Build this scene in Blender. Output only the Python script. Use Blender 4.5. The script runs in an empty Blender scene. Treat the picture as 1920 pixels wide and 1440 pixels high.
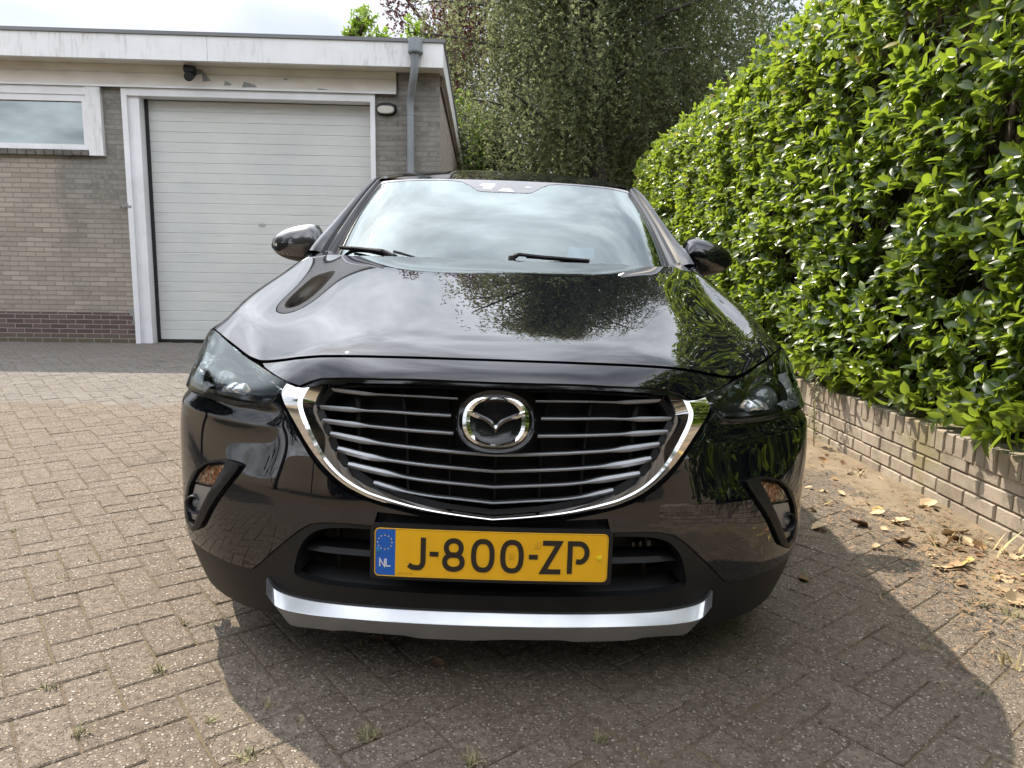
import bpy, math, random
import numpy as np
from mathutils import Vector, Matrix
from mathutils.geometry import delaunay_2d_cdt
random.seed(7); rng = np.random.default_rng(7)
sc = bpy.context.scene
COL = sc.collection
R = math.radians
# ------------------------------------------------------------------ camera
cam_d = bpy.data.cameras.new('camera'); cam = bpy.data.objects.new('camera', cam_d); COL.objects.link(cam)
cam_d.sensor_width = 36; cam_d.lens = 1340/1920*36; cam_d.clip_start = .05; cam_d.clip_end = 2000
PITCH = R(8.5); ROLL = .0164
cam.matrix_world = Matrix.Translation((0, 0, 1)) @ Matrix.Rotation(math.pi/2-PITCH, 4, 'X') @ Matrix.Rotation(ROLL, 4, 'Z')
sc.camera = cam
# ------------------------------------------------------------------ light
SUN = Vector((-.54, .645, 1.08)).normalized()
sd = bpy.data.lights.new('sun', 'SUN'); so = bpy.data.objects.new('sun', sd); COL.objects.link(so)
sd.energy = 5.0; sd.angle = R(.6); sd.color = (1, .895, .74)
so.rotation_euler = (-SUN).to_track_quat('-Z', 'Y').to_euler(); so.location = (0, 0, 12)
W = bpy.data.worlds.new('World'); sc.world = W; W.use_nodes = True
nt = W.node_tree; nt.nodes.clear()
def N(nt, t, **k):
    n = nt.nodes.new(t)
    for a, b in k.items():
        if a.startswith('i_'): n.inputs[a[2:].replace('_', ' ')].default_value = b
        elif a.startswith('n_'): n.inputs[int(a[2:])].default_value = b
        else: setattr(n, a, b)
    return n
def math_(nt, op, a, b=None, c=None):
    n = nt.nodes.new('ShaderNodeMath'); n.operation = op
    for i, x in enumerate((a, b, c)):
        if x is None: continue
        if isinstance(x, (int, float)): n.inputs[i].default_value = x
        else: nt.links.new(x, n.inputs[i])
    return n.outputs[0]
def mix_(nt, f, a, b, bt='MIX'):
    n = nt.nodes.new('ShaderNodeMix'); n.data_type = 'RGBA'; n.blend_type = bt
    for s, x in ((n.inputs[0], f), (n.inputs[6], a), (n.inputs[7], b)):
        if isinstance(x, (int, float)): s.default_value = x
        elif isinstance(x, tuple): s.default_value = x if len(x) == 4 else (*x, 1)
        else: nt.links.new(x, s)
    return n.outputs[2]
def ramp_(nt, f, *st):
    n = nt.nodes.new('ShaderNodeValToRGB'); e = n.color_ramp.elements
    while len(e) < len(st): e.new(.5)
    for k, (p, c) in zip(e, st):
        k.position = p; k.color = (c, c, c, 1) if isinstance(c, (int, float)) else (*c, 1)
    nt.links.new(f, n.inputs[0]); return n.outputs[0]
def world():
    L = nt.links.new
    tc = N(nt, 'ShaderNodeTexCoord'); d = tc.outputs['Generated']
    sky = N(nt, 'ShaderNodeTexSky', sky_type='NISHITA', sun_disc=False, sun_elevation=math.asin(SUN.z),
            sun_rotation=math.atan2(SUN.x, SUN.y), air_density=1.2, dust_density=1.5)
    sep = N(nt, 'ShaderNodeSeparateXYZ'); L(d, sep.inputs[0])
    zz = math_(nt, 'MAXIMUM', math_(nt, 'ADD', sep.outputs[2], .22), .05)
    cx = math_(nt, 'DIVIDE', sep.outputs[0], zz); cy = math_(nt, 'DIVIDE', sep.outputs[1], zz)
    cmb = N(nt, 'ShaderNodeCombineXYZ'); L(cx, cmb.inputs[0]); L(cy, cmb.inputs[1])
    n1 = N(nt, 'ShaderNodeTexNoise', i_Scale=2.3, i_Detail=10.0, i_Roughness=.56, i_Distortion=.35); L(cmb.outputs[0], n1.inputs['Vector'])
    n2 = N(nt, 'ShaderNodeTexNoise', i_Scale=.7, i_Detail=4.0, i_Roughness=.5); L(cmb.outputs[0], n2.inputs['Vector'])
    s = math_(nt, 'ADD', math_(nt, 'MULTIPLY', n1.outputs[0], .62), math_(nt, 'MULTIPLY', n2.outputs[0], .38))
    cov = ramp_(nt, s, (.38, .42), (.50, .84), (.60, 1.0))
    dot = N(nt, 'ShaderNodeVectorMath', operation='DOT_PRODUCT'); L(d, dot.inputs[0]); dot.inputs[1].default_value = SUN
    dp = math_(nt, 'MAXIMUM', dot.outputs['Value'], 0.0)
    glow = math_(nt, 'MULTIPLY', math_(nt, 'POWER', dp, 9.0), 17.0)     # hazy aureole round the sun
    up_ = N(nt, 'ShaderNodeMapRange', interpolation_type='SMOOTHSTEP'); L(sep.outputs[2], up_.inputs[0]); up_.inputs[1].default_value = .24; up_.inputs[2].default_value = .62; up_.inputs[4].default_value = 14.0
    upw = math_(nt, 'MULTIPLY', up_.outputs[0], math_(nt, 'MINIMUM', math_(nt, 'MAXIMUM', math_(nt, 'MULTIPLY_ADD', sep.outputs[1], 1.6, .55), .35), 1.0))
    bk = math_(nt, 'MULTIPLY', math_(nt, 'MAXIMUM', math_(nt, 'MULTIPLY', sep.outputs[1], -1.0), 0.0), 16.0)  # sky behind the camera raised, added fill for the shaded garage front
    ex = math_(nt, 'ADD', math_(nt, 'ADD', glow, upw), math_(nt, 'ADD', bk, 5.2))     # thin cloud brightness with the added fill, in sky-texture units
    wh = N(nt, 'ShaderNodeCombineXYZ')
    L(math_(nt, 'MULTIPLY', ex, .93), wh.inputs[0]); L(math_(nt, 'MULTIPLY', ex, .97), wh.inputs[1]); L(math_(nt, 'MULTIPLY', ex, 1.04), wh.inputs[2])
    den = ramp_(nt, s, (.36, .78), (.50, .98), (.62, 1.26))
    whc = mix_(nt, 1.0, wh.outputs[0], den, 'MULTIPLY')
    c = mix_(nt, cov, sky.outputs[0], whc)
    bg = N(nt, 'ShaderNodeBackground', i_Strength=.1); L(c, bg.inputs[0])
    o = N(nt, 'ShaderNodeOutputWorld'); L(bg.outputs[0], o.inputs[0])
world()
sc.view_settings.view_transform = 'Standard'; sc.view_settings.look = 'None'
sc.view_settings.exposure = 0.52; sc.view_settings.gamma = 1; sc.view_settings.use_curve_mapping = False
sc.render.engine = 'CYCLES'; sc.cycles.max_bounces = 8; sc.cycles.transparent_max_bounces = 12
sc.cycles.caustics_reflective = False; sc.cycles.caustics_refractive = False; sc.cycles.use_denoising = True
# ------------------------------------------------------------------ materials
def mat(name, col=(.5, .5, .5), rough=.5, metal=0., spec=.5, coat=0., coatr=.03, fn=None, **k):
    m = bpy.data.materials.new(name); m.use_nodes = True; t = m.node_tree
    b = t.nodes['Principled BSDF']; I = b.inputs
    I['Base Color'].default_value = (*col, 1); I['Roughness'].default_value = rough; I['Metallic'].default_value = metal
    I['Specular IOR Level'].default_value = spec; I['Coat Weight'].default_value = coat; I['Coat Roughness'].default_value = coatr
    for a, v in k.items(): I[a.replace('_', ' ')].default_value = v
    if fn: fn(t, b)
    return m
def obj_co(t, scale=(1, 1, 1), geo=False):
    if geo:
        g = N(t, 'ShaderNodeNewGeometry'); v = g.outputs['Position']
    else:
        g = N(t, 'ShaderNodeTexCoord'); v = g.outputs['Object']
    m = N(t, 'ShaderNodeMapping'); m.inputs['Scale'].default_value = scale; t.links.new(v, m.inputs[0]); return m.outputs[0]
def noise(t, co, sc_, det=4., ro=.5, out=0):
    n = N(t, 'ShaderNodeTexNoise', i_Scale=float(sc_), i_Detail=float(det), i_Roughness=ro); t.links.new(co, n.inputs['Vector']); return n.outputs[out]
def vor(t, co, sc_, feat='F1', out='Distance'):
    n = N(t, 'ShaderNodeTexVoronoi', i_Scale=float(sc_)); n.feature = feat; t.links.new(co, n.inputs['Vector']); return n.outputs[out]
def bump(t, b, h, st=.5, dist=.01, coat=False):
    n = N(t, 'ShaderNodeBump', i_Strength=st, i_Distance=dist); t.links.new(h, n.inputs['Height']); t.links.new(n.outputs[0], b.inputs['Normal'])
    if coat: t.links.new(n.outputs[0], b.inputs['Coat Normal'])
def setc(t, b, c, s='Base Color'): t.links.new(c, b.inputs[s])
def attr(t, n='rnd', o='Fac'):
    return N(t, 'ShaderNodeAttribute', attribute_name=n).outputs[o]
def f_noisy(c1, c2, s1=3., bst=.0, bs=60., rr=None):
    def f(t, b):
        co = obj_co(t); n = noise(t, co, s1, 6, .6)
        setc(t, b, mix_(t, ramp_(t, n, (.35, 0.), (.65, 1.)), c1, c2))
        if bst: bump(t, b, noise(t, co, bs, 4, .6), bst, .002)
        if rr: setc(t, b, ramp_(t, noise(t, co, s1*3, 5), (.3, rr[0]), (.7, rr[1])), 'Roughness')
    return f
M = {}
def f_paint(t, b):
    co = obj_co(t)
    fl = vor(t, co, 1400., out='Color'); s = N(t, 'ShaderNodeSeparateColor'); t.links.new(fl, s.inputs[0])
    setc(t, b, mix_(t, ramp_(t, s.outputs[0], (.55, 0.), (1., 1.)), (.0022, .0024, .0036), (.010, .011, .018)))
    d = noise(t, co, 900., 2); dd = ramp_(t, d, (.70, .0), (.74, .05)); setc(t, b, dd, 'Coat Roughness')
M['paint'] = mat('black_metallic_paint', (.02, .02, .024), .5, 0., 0., 1., .02, f_paint, Coat_IOR=1.70)
M['chrome'] = mat('chrome', (.78, .77, .76), .06, 1.)
def f_silver(t, b):
    co = obj_co(t); c = mix_(t, ramp_(t, noise(t, co, 9., 6, .6), (.35, 0.), (.7, 1.)), (.58, .59, .61), (.50, .51, .53))
    g = math_(t, 'MULTIPLY', ramp_(t, noise(t, co, 170., 3, .6), (.70, 0.), (.73, 1.)), ramp_(t, noise(t, co, 6., 3), (.52, 0.), (.60, 1.))); setc(t, b, mix_(t, g, c, (.04, .04, .04)))
    b.inputs['Roughness'].default_value = .3
M['silver'] = mat('satin_silver', (.52, .53, .55), .28, .85, fn=f_silver)
M['slat'] = mat('grey_metallic_slat', (.56, .58, .62), .3, .25)
def f_plastic(t, b):
    co = obj_co(t); bump(t, b, noise(t, co, 700., 2), .25, .0006)
    setc(t, b, mix_(t, ramp_(t, noise(t, co, 7., 7, .65), (.4, 0.), (.75, 1.)), (.007, .007, .0078), (.013, .0125, .013)))
M['plastic'] = mat('black_textured_plastic', (.02, .02, .02), .5, spec=.35, fn=f_plastic)
M['gloss'] = mat('piano_black_plastic', (.006, .006, .007), .08)
M['void'] = mat('dark_cavity_plastic', (.006, .006, .006), .8)
M['rubber'] = mat('rubber', (.012, .012, .012), .6, fn=f_noisy((.012, .012, .012), (.03, .028, .026), 12.))
M['black'] = mat('black_seal', (.008, .008, .009), .55)
def f_glass(alpha, tint):
    def f(t, b):
        o = t.nodes['Material Output']; t.nodes.remove(b)
        tr = N(t, 'ShaderNodeBsdfTransparent'); tr.inputs[0].default_value = (*tint, 1)
        gl = N(t, 'ShaderNodeBsdfGlossy', i_Roughness=.0); gl.inputs[0].default_value = (.90, 1., .99, 1)
        fr = N(t, 'ShaderNodeFresnel', i_IOR=alpha); mx = N(t, 'ShaderNodeMixShader')
        t.links.new(fr.outputs[0], mx.inputs[0]); t.links.new(tr.outputs[0], mx.inputs[1]); t.links.new(gl.outputs[0], mx.inputs[2]); t.links.new(mx.outputs[0], o.inputs[0])
    return f
M['glass'] = mat('windscreen_glass', fn=f_glass(2.7, (.78, .86, .84)))
M['sideglass'] = mat('tinted_glass', fn=f_glass(1.7, (.12, .13, .13)))
M['lens'] = mat('clear_lens', fn=f_glass(1.36, (.96, .97, .98)))
M['winglass'] = mat('window_glass', fn=f_glass(2.6, (.25, .30, .32)))
M['tyre'] = mat('tyre_rubber', (.02, .02, .02), .75)
M['alloy'] = mat('alloy_wheel', (.25, .25, .26), .35, .9)
M['seat'] = mat('dark_seat_cloth', (.07, .075, .075), .9)
M['dash'] = mat('dashboard_vinyl', (.09, .10, .10), .7)
M['frit'] = mat('dotted_black_glass_edge', (.04, .034, .04), .3, spec=.1, coat=1., coatr=.0, Coat_IOR=1.42)
M['sensor'] = mat('pale_sensor_window', (.45, .5, .5), .3, spec=.2, coat=1., coatr=.0, Coat_IOR=1.6)
M['card'] = mat('blue_parking_card', (.12, .32, .55), .4)
M['mirror'] = mat('mirror_glass', (.8, .8, .8), .02, 1.)
def f_carbon(t, b):
    co = obj_co(t, (1, 1, 1)); w = N(t, 'ShaderNodeTexWave', i_Scale=62.0); w.bands_direction = 'DIAGONAL'; t.links.new(co, w.inputs[0])
    setc(t, b, mix_(t, ramp_(t, w.outputs[1], (.35, 0.), (.6, 1.)), (.012, .012, .013), (.09, .09, .095)))
M['carbon'] = mat('carbon_weave_shell', (.03, .03, .03), .35, .4, coat=1., Coat_IOR=1.7, fn=f_carbon)
M['amber'] = mat('amber_reflector', (.62, .30, .12), .3, .35, fn=lambda t, b: (setc(t, b, mix_(t, ramp_(t, vor(t, obj_co(t), 70.), (.2, 0.), (.6, 1.)), (.85, .62, .45), (.55, .22, .08))), bump(t, b, vor(t, obj_co(t), 80.), 1., .01)))
M['greypanel'] = mat('satin_grey_plastic', (.24, .235, .23), .35, .3)
M['reflector'] = mat('lamp_reflector', (.80, .81, .83), .22, .75, fn=lambda t, b: bump(t, b, vor(t, obj_co(t), 45.), .5, .006))
M['lampdark'] = mat('lamp_housing', (.006, .006, .007), .45, spec=.25)
M['lampproj'] = mat('projector_lens', (.10, .11, .12), .03, .2, coat=1.)
M['yellow'] = mat('plate_yellow', (.80, .43, .006), .35, fn=f_noisy((.80, .43, .006), (.76, .40, .006), 20.))
M['blue'] = mat('plate_blue', (.005, .10, .44), .35)
M['ink'] = mat('plate_black_print', (.014, .011, .008), .4)
M['white'] = mat('white_print', (.7, .7, .72), .4)
M['yellowcap'] = mat('yellow_screw_cap', (.72, .55, .01), .3)
M['bluecap'] = mat('blue_screw_cap', (.01, .16, .38), .3)
M['faint'] = mat('faint_stamp', (.42, .22, .01), .45)
# ------------------------------------------------------------------ mesh helpers
def link(name, me, m=None, parent=None, smooth=False):
    o = bpy.data.objects.new(name, me); COL.objects.link(o)
    if m is not None: me.materials.append(M[m] if isinstance(m, str) else m)
    if parent is not None: o.parent = parent
    if smooth: me.shade_smooth()
    return o
def tag(o, label=None, cat=None, group=None, kind=None):
    for k, v in (('label', label), ('category', cat), ('group', group), ('kind', kind)):
        if v: o[k] = v
    return o
def empty(name, loc=(0, 0, 0), rot=(0, 0, 0)):
    o = bpy.data.objects.new(name, None); COL.objects.link(o); o.location = loc; o.rotation_euler = rot; o.empty_display_size = .2
    return o
def copy_tree(o, parent=None):
    c = o.copy(); COL.objects.link(c)
    if parent: c.parent = parent
    for ch in [x for x in o.children]: copy_tree(ch, c)
    return c
def np_mesh(name, V, F, rnd=None, uvw=None):
    """V (n,3), F (m,k) same-size faces, rnd per-vertex float"""
    V = np.asarray(V, np.float32); F = np.asarray(F, np.int32); me = bpy.data.meshes.new(name)
    me.vertices.add(len(V)); me.vertices.foreach_set('co', V.ravel())
    k = F.shape[1]; me.loops.add(F.size); me.loops.foreach_set('vertex_index', F.ravel())
    me.polygons.add(len(F)); me.polygons.foreach_set('loop_start', np.arange(0, F.size, k, dtype=np.int32))
    me.update(calc_edges=True)
    if rnd is not None:
        a = me.attributes.new('rnd', 'FLOAT', 'POINT'); a.data.foreach_set('value', np.asarray(rnd, np.float32))
    me.validate(); me.shade_flat(); return me
class MB:
    def __init__(s): s.v = []; s.f = []
    def add(s, V, F):
        b = len(s.v); s.v += [tuple(map(float, p)) for p in V]; s.f += [tuple(b+i for i in f) for f in F]; return s
    def box(s, x0, x1, y0, y1, z0, z1, bev=0.):
        if bev <= 0:
            V = [(x, y, z) for x in (x0, x1) for y in (y0, y1) for z in (z0, z1)]
            return s.add(V, [(0, 1, 3, 2), (4, 6, 7, 5), (0, 4, 5, 1), (2, 3, 7, 6), (0, 2, 6, 4), (1, 5, 7, 3)])
        import bmesh
        bm = bmesh.new(); bmesh.ops.create_cube(bm, size=1)
        for v in bm.verts: v.co = Vector(((x0+x1)/2+v.co.x*(x1-x0), (y0+y1)/2+v.co.y*(y1-y0), (z0+z1)/2+v.co.z*(z1-z0)))
        bmesh.ops.bevel(bm, geom=bm.edges[:], offset=bev, segments=1, affect='EDGES')
        bm.verts.index_update(); s.add([v.co for v in bm.verts], [[v.index for v in f.verts] for f in bm.faces]); bm.free(); return s
    def tube(s, pts, rad, n=10, cap=True):
        pts = [Vector(p) for p in pts]; rad = rad if hasattr(rad, '__len__') else [rad]*len(pts); V = []; F = []
        up = Vector((0, 0, 1)); T0 = (pts[1]-pts[0]).normalized()
        a = T0.cross(up if abs(T0.z) < .9 else Vector((1, 0, 0))).normalized()
        for i, p in enumerate(pts):
            T = (pts[min(i+1, len(pts)-1)]-pts[max(i-1, 0)]).normalized()
            a = (a-T*a.dot(T)).normalized(); b = T.cross(a)
            for k in range(n):
                t = 2*math.pi*k/n; V.append(p+(a*math.cos(t)+b*math.sin(t))*rad[i])
        for i in range(len(pts)-1):
            for k in range(n):
                F.append((i*n+k, i*n+(k+1) % n, (i+1)*n+(k+1) % n, (i+1)*n+k))
        if cap: F.append(tuple(range(n))[::-1]); F.append(tuple((len(pts)-1)*n+k for k in range(n)))
        return s.add(V, F)
    def grid(s, P):
        """P[i][j] grid of points"""
        n, m = len(P), len(P[0]); V = [p for r in P for p in r]
        return s.add(V, [(i*m+j, (i+1)*m+j, (i+1)*m+j+1, i*m+j+1) for i in range(n-1) for j in range(m-1)])
    def prism(s, poly, fn, d0, d1):
        """poly of 2D points -> fn(a,b,d)"""
        n = len(poly); V = [fn(a, b, d0) for a, b in poly]+[fn(a, b, d1) for a, b in poly]
        return s.add(V, [tuple(range(n)), tuple(range(2*n-1, n-1, -1))]+[(i, i+n, (i+1) % n+n, (i+1) % n) for i in range(n)])
    def build(s, name, m=None, parent=None, smooth=False, rnd=None, fix=True):
        me = bpy.data.meshes.new(name); me.from_pydata(s.v, [], s.f)
        if fix:
            import bmesh
            bm = bmesh.new(); bm.from_mesh(me); bmesh.ops.recalc_face_normals(bm, faces=bm.faces); bm.to_mesh(me); bm.free()
        if rnd is not None:
            a = me.attributes.new('rnd', 'FLOAT', 'POINT'); a.data.foreach_set('value', np.asarray(rnd, np.float32))
        o = link(name, me, m, parent)
        if smooth:
            me.shade_smooth()
            if smooth is not True: me.set_sharp_from_angle(angle=smooth)
        return o
def CR(pts, n=8):
    """Catmull-Rom through points (any dim)"""
    P = [np.array(p, float) for p in pts]; P = [2*P[0]-P[1]]+P+[2*P[-1]-P[-2]]; out = []
    for i in range(1, len(P)-2):
        for k in range(n):
            t = k/n; out.append(.5*((2*P[i])+(-P[i-1]+P[i+1])*t+(2*P[i-1]-5*P[i]+4*P[i+1]-P[i+2])*t*t+(-P[i-1]+3*P[i]-3*P[i+1]+P[i+2])*t**3))
    out.append(P[-2]); return out
GX = math.tan(R(1.1)); OX, OY, YAW, CRL = -.047, 1.52, .014, R(1.1)
def gz(x, y=0.):
    x = np.asarray(x, float); y = np.asarray(y, float)
    a = -GX*(np.clip(x, -1.7, 2.4)-OX); k = np.clip((y-4.5)/5, 0, 1); k = k*k*(3-2*k)
    return a*(1-.4*k)+.04*k
# ------------------------------------------------------------------ ground
def N_col(t, co, s): return noise(t, co, s, 2., .5, 1)
def f_paver(base, pale, zone2=False):
    def f(t, b):
        co = obj_co(t); r = attr(t)
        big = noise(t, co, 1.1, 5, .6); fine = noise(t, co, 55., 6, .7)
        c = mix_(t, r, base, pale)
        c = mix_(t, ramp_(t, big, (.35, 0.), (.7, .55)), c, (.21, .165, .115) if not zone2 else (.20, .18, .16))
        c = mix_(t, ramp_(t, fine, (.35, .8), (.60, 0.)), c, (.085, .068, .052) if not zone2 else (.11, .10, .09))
        ds = N(t, 'ShaderNodeVectorMath', operation='MULTIPLY_ADD'); t.links.new(N_col(t, co, 70.), ds.inputs[0]); ds.inputs[1].default_value = (.010, .010, 0); t.links.new(co, ds.inputs[2]); cw = ds.outputs[0]
        v1 = N(t, 'ShaderNodeTexVoronoi', i_Scale=120.); t.links.new(cw, v1.inputs['Vector'])
        v2 = N(t, 'ShaderNodeTexVoronoi', i_Scale=66.); t.links.new(cw, v2.inputs['Vector'])
        s1 = N(t, 'ShaderNodeSeparateColor'); t.links.new(v1.outputs['Color'], s1.inputs[0])
        s2 = N(t, 'ShaderNodeSeparateColor'); t.links.new(v2.outputs['Color'], s2.inputs[0])
        # small aggregate: about half of the cells are stones of varied tone
        m1 = math_(t, 'MULTIPLY', ramp_(t, v1.outputs['Distance'], (.34, 1.), (.52, 0.)), ramp_(t, s1.outputs[0], (.25, 0.), (.40, 1.)))
        tone = ramp_(t, s1.outputs[1], (0., (.15, .12, .095)), (.5, (.30, .245, .19)), (.9, (.42, .36, .29)), (1., (.50, .45, .39)))
        c = mix_(t, m1, c, tone)
        m2 = math_(t, 'MULTIPLY', ramp_(t, v2.outputs['Distance'], (.22, 1.), (.34, 0.)), ramp_(t, s2.outputs[0], (.90, 0.), (.94, 1.)))
        c = mix_(t, m2, c, ramp_(t, s2.outputs[1], (0., (.30, .26, .21)), (1., (.60, .56, .51))))
        st = ramp_(t, noise(t, co, 2.3, 6, .65), (.60, 0.), (.75, .5)); c = mix_(t, st, c, (.055, .045, .034))
        setc(t, b, c)
        h = math_(t, 'ADD', math_(t, 'MULTIPLY', m1, .7), math_(t, 'MULTIPLY', m2, .9))
        h = math_(t, 'ADD', h, math_(t, 'MULTIPLY', fine, .9)); h = math_(t, 'ADD', h, math_(t, 'MULTIPLY', noise(t, co, 260., 3, .6), .45))
        bump(t, b, h, 1., .008)
    return f
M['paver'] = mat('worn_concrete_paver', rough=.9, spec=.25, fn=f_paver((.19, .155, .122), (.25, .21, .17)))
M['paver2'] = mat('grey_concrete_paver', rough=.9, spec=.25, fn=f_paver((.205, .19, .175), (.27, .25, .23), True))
def f_joint(t, b):
    co = obj_co(t); n = noise(t, co, 4., 6, .65); n2 = noise(t, co, 90., 5, .7)
    c = mix_(t, ramp_(t, n, (.45, 0.), (.6, 1.)), (.10, .078, .052), (.115, .105, .045)); c = mix_(t, n2, c, (.24, .19, .135)); setc(t, b, c)
    bump(t, b, n2, 1., .01)
M['joint'] = mat('joint_sand_and_moss', rough=.95, spec=.1, fn=f_joint)
def f_sand(t, b):
    co = obj_co(t); n = noise(t, co, 5., 8, .7); n2 = noise(t, co, 140., 5, .75)
    c = mix_(t, ramp_(t, n, (.4, 0.), (.62, 1.)), (.30, .235, .165), (.20, .155, .105)); c = mix_(t, ramp_(t, n2, (.5, 0.), (.7, .8)), c, (.42, .36, .28))
    c = mix_(t, ramp_(t, noise(t, co, 30., 6, .7), (.60, 0.), (.66, .8)), c, (.10, .055, .03)); setc(t, b, c); bump(t, b, n2, 1., .006)
M['sand'] = mat('sandy_dirt', rough=.95, spec=.1, fn=f_sand)
M['earth'] = mat('distant_ground', rough=.95, fn=f_noisy((.09, .08, .05), (.16, .14, .10), .6, .5, 20.))
def ground():
    # base sheet to the horizon, following the gentle crossfall near the car
    xs = np.unique(np.concatenate([np.linspace(-8, 4, 61), [-300, -100, -40, -20, -12, 6, 10, 20, 40, 100, 300]]))
    ys = np.unique(np.concatenate([np.linspace(-2, 12, 57), [-300, -80, -30, -10, 16, 25, 40, 100, 300]]))
    X, Y = np.meshgrid(xs, ys); Z = gz(X, Y)-.0045; nx, ny = len(xs), len(ys)
    idx = np.arange(nx*ny).reshape(ny, nx); F = np.stack([idx[:-1, :-1], idx[:-1, 1:], idx[1:, 1:], idx[1:, :-1]], -1).reshape(-1, 4)
    o = link('ground', np_mesh('ground', np.stack([X, Y, Z], -1).reshape(-1, 3), F), 'joint', smooth=True); tag(o, kind='structure')
    # herringbone pavers
    a = R(39); ca, sa = math.cos(a), math.sin(a); u = .105; V1 = []; F1 = []; R1 = []; V2 = []; F2 = []; R2 = []
    g, bv = .0018, .004
    for m in range(-130, 130):
        for n_ in range(-40, 40):
            for kind in (0, 1):
                bx, by = m+4*n_, m
                if kind == 0: x0, y0, w, h = bx, by, 2, 1
                else: x0, y0, w, h = bx+2, by-1, 1, 2
                cx, cy = (x0+w/2)*u, (y0+h/2)*u; wx, wy = cx*ca-cy*sa-1., cx*sa+cy*ca+3.
                if not (-9.6 < wx < 2.0 and -2.2 < wy < 9.55): continue
                if wy < .5 and abs(wx) > 5: continue
                if wx < -4.5-.0 and wy < 2.0: continue
                z2 = wy > 5.15+.02*math.sin(wx*3)
                hw, hh = w*u/2-g, h*u/2-g; jr = random.gauss(0, .006); dz = random.gauss(0, .0008); tx, ty = random.gauss(0, .006), random.gauss(0, .006)
                dx, dy = random.gauss(0, .0008), random.gauss(0, .0008)
                V, F, Rr = (V2, F2, R2) if z2 else (V1, F1, R1); b = len(V); r = random.random()
                for (ex, ey, z) in ((hw, hh, -.012), (hw-.0005, hh-.0005, -bv*.8), (hw-bv, hh-bv, 0.)):
                    for sx, sy in ((-1, -1), (1, -1), (1, 1), (-1, 1)):
                        px, py = cx+sx*ex+dx-jr*sy*hh, cy+sy*ey+dy+jr*sx*hw
                        X_, Y_ = px*ca-py*sa-1., px*sa+py*ca+3.
                        V.append((X_, Y_, float(gz(X_, Y_))+z+dz+tx*sx*hw+ty*sy*hh)); Rr.append(r)
                for k in range(4):
                    k2 = (k+1) % 4; F.append((b+k, b+k2, b+4+k2, b+4+k)); F.append((b+4+k, b+4+k2, b+8+k2, b+8+k))
                F.append((b+8, b+9, b+10, b+11))
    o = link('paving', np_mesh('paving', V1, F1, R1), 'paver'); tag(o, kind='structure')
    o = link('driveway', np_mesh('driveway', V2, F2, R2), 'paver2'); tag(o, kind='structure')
    # sandy dirt creeping over the pavers by the low wall
    xs = np.linspace(.75, 2.06, 90); ys = np.linspace(-.5, 9.4, 520); X, Y = np.meshgrid(xs, ys)
    from mathutils import noise as mn
    Z = np.array([mn.fractal(Vector((x*2.6, y*2.2, 3.)), .9, 2.1, 5) for x, y in zip(X.ravel(), Y.ravel())]).reshape(X.shape)
    Z2 = np.array([mn.noise(Vector((x*22, y*22, 1.))) for x, y in zip(X.ravel(), Y.ravel())]).reshape(X.shape)
    k = np.clip((X-1.45)/.5, -2, 1)
    Z = gz(X, Y)+np.clip(-.0035+.0085*k+.0045*Z+.0014*Z2, -.011, .02)
    nx, ny = len(xs), len(ys); idx = np.arange(nx*ny).reshape(ny, nx); F = np.stack([idx[:-1, :-1], idx[:-1, 1:], idx[1:, 1:], idx[1:, :-1]], -1).reshape(-1, 4)
    o = link('sandy_edge', np_mesh('sandy_edge', np.stack([X, Y, Z], -1).reshape(-1, 3), F), 'sand', smooth=True); tag(o, kind='structure')
ground()
# ------------------------------------------------------------------ small litter on the ground
LEAFM = [mat('dry_leaf_tan', rough=.7, fn=f_noisy((.58, .45, .28), (.44, .32, .18), 30.)), mat('dry_leaf_orange', rough=.7, fn=f_noisy((.46, .29, .14), (.33, .19, .09), 30.)),
         mat('dry_leaf_yellow', rough=.7, fn=f_noisy((.52, .42, .13), (.42, .30, .10), 30.)), mat('dry_leaf_brown', rough=.8, fn=f_noisy((.22, .12, .06), (.12, .06, .03), 30.)),
         mat('dry_leaf_red', rough=.7, fn=f_noisy((.28, .06, .03), (.18, .05, .03), 30.)), mat('leaf_crumbs', rough=.8, fn=f_noisy((.34, .22, .12), (.16, .09, .05), 9.))]
def leaf_mesh(k):
    rr = random.Random(k); n = 8; V = []; curl = rr.uniform(.3, 1.1); fold = rr.uniform(.15, .6)
    for i in range(n+1):
        t = i/n; w = .36*math.sin(math.pi*t**.8)**.8*(1+.18*math.sin(t*31+k))+.01
        zc = curl*.25*(t-.5)**2*4*.5
        for s in (-1, -.5, 0, .5, 1):
            V.append((s*w+.05*math.sin(t*5+k), t-.5, zc+abs(s)*w*fold+rr.uniform(-.015, .015)))
    F = [(i*5+j, i*5+j+1, (i+1)*5+j+1, (i+1)*5+j) for i in range(n) for j in range(4)]
    me = bpy.data.meshes.new('fallen_leaf'); me.from_pydata(V, [], F); me.shade_smooth(); me.materials.append(LEAFM[0]); return me
GA, GB = 'dry leaves scattered in the litter by the low wall', 'dry leaves gathered behind the fog lamp by the wall'
LM = [leaf_mesh(k) for k in range(6)]
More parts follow.
